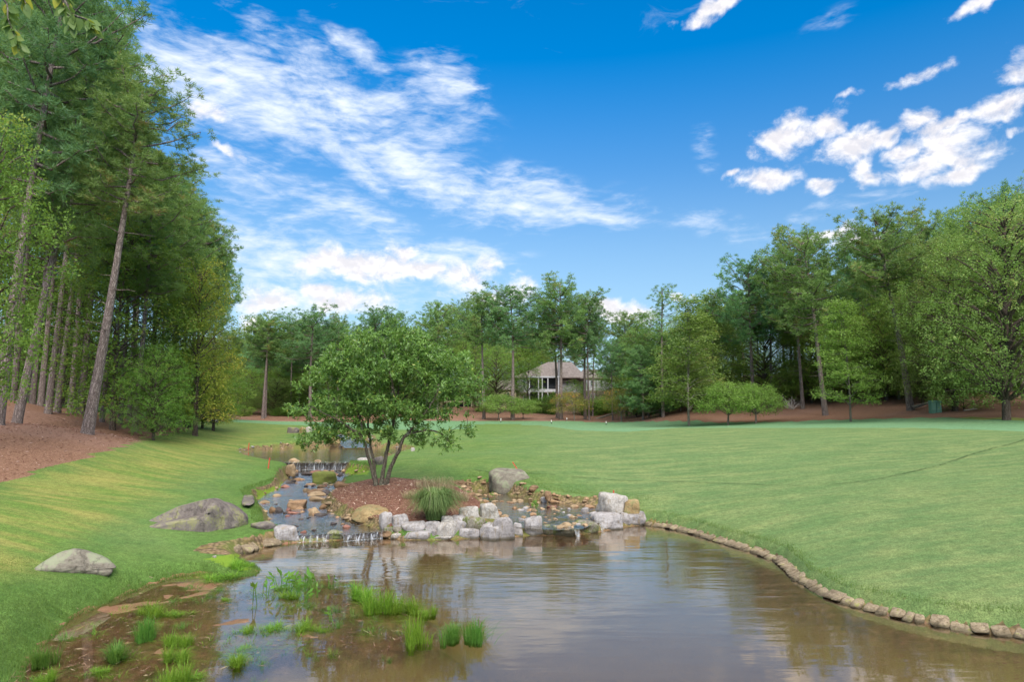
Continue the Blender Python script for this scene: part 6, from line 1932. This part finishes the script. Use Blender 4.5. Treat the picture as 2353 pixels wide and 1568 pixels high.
# fallen logs and a bare bush
def log(pts, rad, label):
    P_ = catmull(np.array(pts), 5); a_ = Acc(); a_.add(*tube(P_, np.linspace(rad, rad * .6, len(P_)), 9))
    P2 = np.array([P_[len(P_) // 2], P_[len(P_) // 2] + (.5, -.2, .35)]); a_.add(*tube(P2, np.array([rad * .4, rad * .15]), 6))
    return tag(link('fallen_log', a_.mesh('fallen_log', M_BARKP)), label, 'log')


log([PY(1362, 966, 118), PY(1390, 957, 119), PY(1418, 948, 121)], .17, 'long fallen log lying on the slope right of the grey house')
log([PY(2094, 938, 69.5), PY(2112, 933, 70), PY(2131, 927, 71)], .2, 'fallen log between the very tall thick pine and the utility boxes')
log([PY(2215, 944, 63), PY(2230, 942, 63.3), PY(2245, 940, 63.6)], .07, 'thin fallen branch on the bank right of the utility boxes')
rng = np.random.default_rng(91)
pbb = PY(1822, 942, 80); a = Acc()
for k in range(16):
    d = unit(np.array([rng.normal(-.3, .8), rng.normal(0, .4), rng.uniform(.3, 1.1)])); L = rng.uniform(1.0, 2.2)
    s_ = np.linspace(0, 1, 5)[:, None]
    pts = np.zeros(3) + d * s_ * L + rng.normal(0, .06, (5, 3)) * s_ * 2
    a.add(*tube(pts, np.linspace(.035, .01, 5), 4))
    for q in range(4):
        p0_ = pts[rng.integers(1, 4)]; a.add(*tube(np.array([p0_, p0_ + unit(d + rng.normal(0, .6, 3)) * .6]), np.array([.016, .006]), 3))
o = link('bare_bush', a.mesh('bare_bush', plain('dead_wood', (.42, .38, .35), .9), True)); o.location = pbb
tag(o, 'bare grey leafless bush at the foot of the right woods', 'bush')

# faint furrow across the right lawn
pts = []
for px, py in [(1090, 1081), (1180, 1089), (1280, 1094), (1400, 1104), (1560, 1109), (1700, 1114), (1830, 1118), (1950, 1112), (2040, 1098), (2130, 1078), (2220, 1050), (2290, 1030), (2353, 1012), (2450, 992)]:
    g_ = ground_px(px, py, 20)
    if g_ is not None: pts.append(g_)
P_ = catmull(np.array(pts), 14)
P_[:, :2] += rng.normal(0, .03, (len(P_), 2))
zt, _ = terrain(P_[:, 0], P_[:, 1]); 
T = unit(np.gradient(P_, axis=0)); S_ = np.stack([-T[:, 1], T[:, 0], 0 * T[:, 0]], 1)
wv_ = (.018 + .024 * rng.random(len(P_)) * np.linspace(.4, 1, len(P_)))[:, None]
L_, R_ = P_ - S_ * wv_, P_ + S_ * wv_
L_[:, 2] = terrain(L_[:, 0], L_[:, 1])[0] + .035; R_[:, 2] = terrain(R_[:, 0], R_[:, 1])[0] + .035
V = np.stack([L_, R_], 1).reshape(-1, 3); m_ = len(P_)
q = np.array([[2 * i, 2 * i + 1, 2 * i + 3, 2 * i + 2] for i in range(m_ - 1) if rng.random() < .86])
tag(link('turf_furrow', mesh_np('turf_furrow', V, q, True, None, plain('worn_turf', (.105, .165, .060), .95, .1, .4, 3))), 'thin dark furrow line curving across the right lawn', None, None, 'structure')

# ================================================================ houses
M_SIDE = plain('grey_siding', (.25, .25, .26), .8, .2, .08, 3); M_SIDEW = plain('pale_siding', (.40, .41, .43), .8, .2, .06, 3); M_TRIM = plain('white_trim', (.38, .39, .41), .6)
M_ROOF = plain('grey_brown_shingles', (.20, .17, .155), .9, .1, .35, 2.5); M_DKSC = plain('dark_screen_and_shade', (.018, .022, .03), .35, .4); M_BRICK = plain('brown_brick', (.20, .145, .125), .9, .1, .25, 8)
M_CREAM = plain('cream_trim', (.60, .54, .36), .7); M_YSID = plain('tan_stucco', (.42, .36, .24), .85); M_GLASS = plain('window_glass', (.04, .055, .07), .12, .7, .1, 2)


def pbox(x0, y0, x1, y1, Ya, Yb):
    """box whose front face fills a picture rectangle at distance Ya"""
    a_ = PY(x0, y1, Ya); b_ = PY(x1, y0, Ya)
    return (a_[0], b_[0], Ya, Yb, a_[2], b_[2])


def hip(name, x0, x1, ye, rx0, rx1, yt, Ya, Yb, parent, mat=M_ROOF, over=.5):
    a_, b_ = PY(x0, ye, Ya), PY(x1, ye, Ya)
    ze = a_[2]; Ym = (Ya + Yb) / 2
    r0, r1 = PY(rx0, yt, Ya), PY(rx1, yt, Ya)
    V = [(a_[0] - over, Ya - over, ze), (b_[0] + over, Ya - over, ze), (b_[0] + over, Yb + over, ze), (a_[0] - over, Yb + over, ze), (r0[0], Ym, r0[2]), (r1[0], Ym, r0[2])]
    V += [(x, y, z - .22) for x, y, z in V[:4]]
    Fc = [(0, 1, 5, 4), (1, 2, 5), (2, 3, 4, 5), (3, 0, 4), (0, 6, 7, 1), (1, 7, 8, 2), (2, 8, 9, 3), (3, 9, 6, 0), (6, 9, 8, 7)]
    me = bpy.data.meshes.new(name); me.from_pydata([tuple(map(float, v)) for v in V], [], Fc); me.update()
    return link(name, me, parent, mat)


def window(x0, y0, x1, y1, Ya, parent, frame=M_TRIM):
    w_ = obj_boxes('window', [pbox(x0 - .8, y0 - .8, x0 + .1, y1 + .8, Ya - .10, Ya), pbox(x1 - .1, y0 - .8, x1 + .8, y1 + .8, Ya - .10, Ya), pbox(x0, y0 - .8, x1, y0, Ya - .098, Ya), pbox(x0, y1, x1, y1 + .8, Ya - .098, Ya),
                             pbox(x0, (y0 + y1) / 2 - .15, x1, (y0 + y1) / 2 + .15, Ya - .07, Ya - .03)], frame, parent)
    obj_boxes('pane', [pbox(x0, y0, x1, y1, Ya - .045, Ya - .012)], M_GLASS, w_)
    return w_


HY = 150
gh = empty('grey_house', (0, 0, 0), label='large two storey grey house with hipped roof and white columned porch among the pines', cat='house')
obj_boxes('wall', [pbox(1189, 868, 1214, 902, HY, HY + 9)], M_SIDE, gh)
obj_boxes('wall', [pbox(1286, 868, 1341, 903, HY + 1.5, HY + 11)], M_SIDE, gh)
obj_boxes('wall', [pbox(1341, 868, 1394, 898, HY - .5, HY + 11), pbox(1394, 872, 1440, 894, HY + 1, HY + 10)], M_SIDEW, gh)
obj_boxes('foundation', [pbox(1189, 902, 1214, 945, HY - .05, HY + 9), pbox(1286, 903, 1341, 945, HY + 1.4, HY + 11), pbox(1341, 898, 1440, 945, HY - .55, HY + 11), pbox(1214, 921.5, 1286, 945, HY - 1.6, HY + 4)], M_BRICK, gh)
obj_boxes('porch_screen_and_shade', [pbox(1214, 866, 1286, 894, HY + 1.0, HY + 4), pbox(1214, 903, 1286, 922, HY + 1.2, HY + 4)], M_DKSC, gh)  # upper box: screens; lower box: dark colour for shade in the open porch
obj_boxes('balcony_band', [pbox(1212, 894.5, 1286, 901.5, HY - 1.5, HY + 1.1)], M_TRIM, gh)
obj_boxes('porch_beam', [pbox(1212, 865, 1286, 868.5, HY - 1.5, HY + 1.1)], M_TRIM, gh)
for x in (1216.5, 1237.5, 1246, 1259, 1283.5):
    obj_boxes('column', [pbox(x - 1.2, 868.5, x + 1.2, 894.5, HY - 1.4, HY - 1.05)], M_TRIM, gh)
    obj_boxes('column', [pbox(x - 1.4, 901.5, x + 1.4, 921.5, HY - 1.4, HY - 1.0)], M_TRIM, gh)
obj_boxes('chimney', [pbox(1284, 829, 1292, 945, HY - .9, HY + .9), pbox(1283, 827, 1293, 830, HY - 1.1, HY + 1.1)], M_SIDE, gh)
hip('roof', 1186, 1343, 867, 1262, 1318, 829, HY, HY + 11, gh)
hip('roof', 1338, 1396, 868.5, 1345, 1384, 847, HY - .5, HY + 10, gh)
hip('roof', 1392, 1442, 872, 1398, 1434, 848, HY + 1, HY + 9, gh)
for w_ in [(1202, 871, 1208, 892), (1203, 911, 1208, 924)]: window(*w_, HY - .05, gh)
for w_ in [(1301, 873, 1307, 884), (1318, 872, 1323, 884)]: window(*w_, HY + 1.45, gh)
for w_ in [(1344, 875, 1348, 887), (1358, 875, 1362.5, 887), (1380, 875, 1384, 887), (1358, 906, 1366, 914)]: window(*w_, HY - .6, gh)
window(1404, 877, 1408, 886, HY + .95, gh)
obj_boxes('downpipe', [pbox(1369.6, 868.5, 1370.6, 915, HY - .7, HY - .56)], M_BLACK, gh)
obj_boxes('corner_trim', [pbox(1367, 869, 1369, 898, HY - .56, HY - .5), pbox(1392.5, 869, 1394, 898, HY - .56, HY - .5)], M_TRIM, gh)

yh = empty('yellow_house', (0, 0, 0), label='cream and tan house with a screened bay porch seen right of the island tree', cat='house')
YY = 146
obj_boxes('wall', [pbox(1000, 893, 1030, 950, YY + 1, YY + 9)], M_YSID, yh)
obj_boxes('wall', [pbox(1082, 893, 1186, 950, YY + 1.2, YY + 9)], M_YSID, yh)
obj_boxes('porch_screen_and_shade', [pbox(1026, 896, 1082, 922, YY + .6, YY + 3), pbox(1026, 926, 1082, 940, YY + .8, YY + 3)], M_DKSC, yh)  # upper box: screens; lower box: dark colour as shade between the lower posts
obj_boxes('porch_band', [pbox(1018, 921.5, 1085, 925.5, YY - .5, YY + .6), pbox(1018, 893, 1085, 896.5, YY - .5, YY + .6)], M_CREAM, yh)
for x in (1027, 1046, 1066, 1083): obj_boxes('column', [pbox(x - 1.3, 896.5, x + 1.3, 921.5, YY - .4, YY - .1), pbox(x - 1.3, 925.5, x + 1.3, 945, YY - .4, YY - .1)], M_CREAM, yh)
hip('roof', 1005, 1090, 894, 1030, 1066, 880, YY - .3, YY + 8, yh)
hip('roof', 1086, 1188, 895, 1110, 1176, 873, YY + 1.2, YY + 9, yh)
for w_ in [(1098, 902, 1103, 914), (1120, 902, 1125, 914), (1165, 902, 1170, 914)]: window(*w_, YY + 1.15, yh, M_CREAM)

# ================================================================ near branch at the top left
rng = np.random.default_rng(99)
M_BIG = leaf_mat('beech_leaves', (.12, .20, .045), (.24, .33, .12), (.42, .40, .05), .18, .45, .45)
tx, ty = -8.6, 6.2
tz = zat(tx, ty)
root = empty('overhanging_tree', (tx, ty, tz), label='near tree outside the left edge whose large leaves hang into the top left corner', cat='tree')
a, P_, r_ = trunk_mesh(rng, 10.5, .17, .05, .1, M_BARKL)
link('trunk', a.mesh('trunk', M_BARKL), root)
ba, la = Acc(), Acc()
O = np.array([tx, ty, tz])
twigs = [[(-700, 100), (-300, -60), (60, -60), (140, -10), (165, 30), (200, 45), (214, 62)], [(-300, -60), (-60, -30), (10, 0), (18, 40), (26, 62), (34, 82), (42, 102)], [(60, -60), (130, -20), (150, 18), (168, 60)], [(-60, -30), (40, -20), (60, 8)]]
for T_ in twigs:
    Yb = 6.6
    pts = catmull(np.array([PY(x, y, Yb) - O for x, y in T_]), 5)
    if T_[0][0] == -700: pts[0] = np.array([0, 0, 7.0])
    ba.add(*tube(pts, np.linspace(.03 if T_[0][0] == -700 else .012, .004, len(pts)), 5))
    for k in range(len(pts) // 3, len(pts)):
        for q in range(2):
            c = pts[k]; d = unit(unit(pts[min(k + 1, len(pts) - 1)] - pts[k - 1]) * .5 + rng.normal(0, .55, 3) + (0, 0, -.65))
            L = rng.uniform(.10, .155); W_ = L * .55
            tw = unit(np.array([[rng.normal(0, .7), -1, rng.normal(0, .5)]]))
            # eight-sided leaf in two halves folded along the midrib
            s = np.cross(d, tw[0]); s = s / np.linalg.norm(s); nn_ = np.cross(s, d)
            us = np.array([0, .22, .5, .78, 1.0]); ws = np.array([.02, .36, .5, .30, .0]) * W_
            mid_ = c + d * (us * L)[:, None] - nn_ * (.15 * L * us ** 2)[:, None]
            Lf = mid_ + s * ws[:, None] + nn_ * (ws * .3)[:, None]; Rt = mid_ - s * ws[:, None] + nn_ * (ws * .3)[:, None]
            V = np.concatenate([Lf, mid_, Rt]); Q = np.array([[i, i + 1, i + 6, i + 5] for i in range(4)] + [[i + 5, i + 6, i + 11, i + 10] for i in range(4)])
            la.add(V, Q, rng.uniform(0, 1))
link('branches', ba.mesh('branches', M_BARKL), root)
link('leaves', la.mesh('leaves', M_BIG), root)
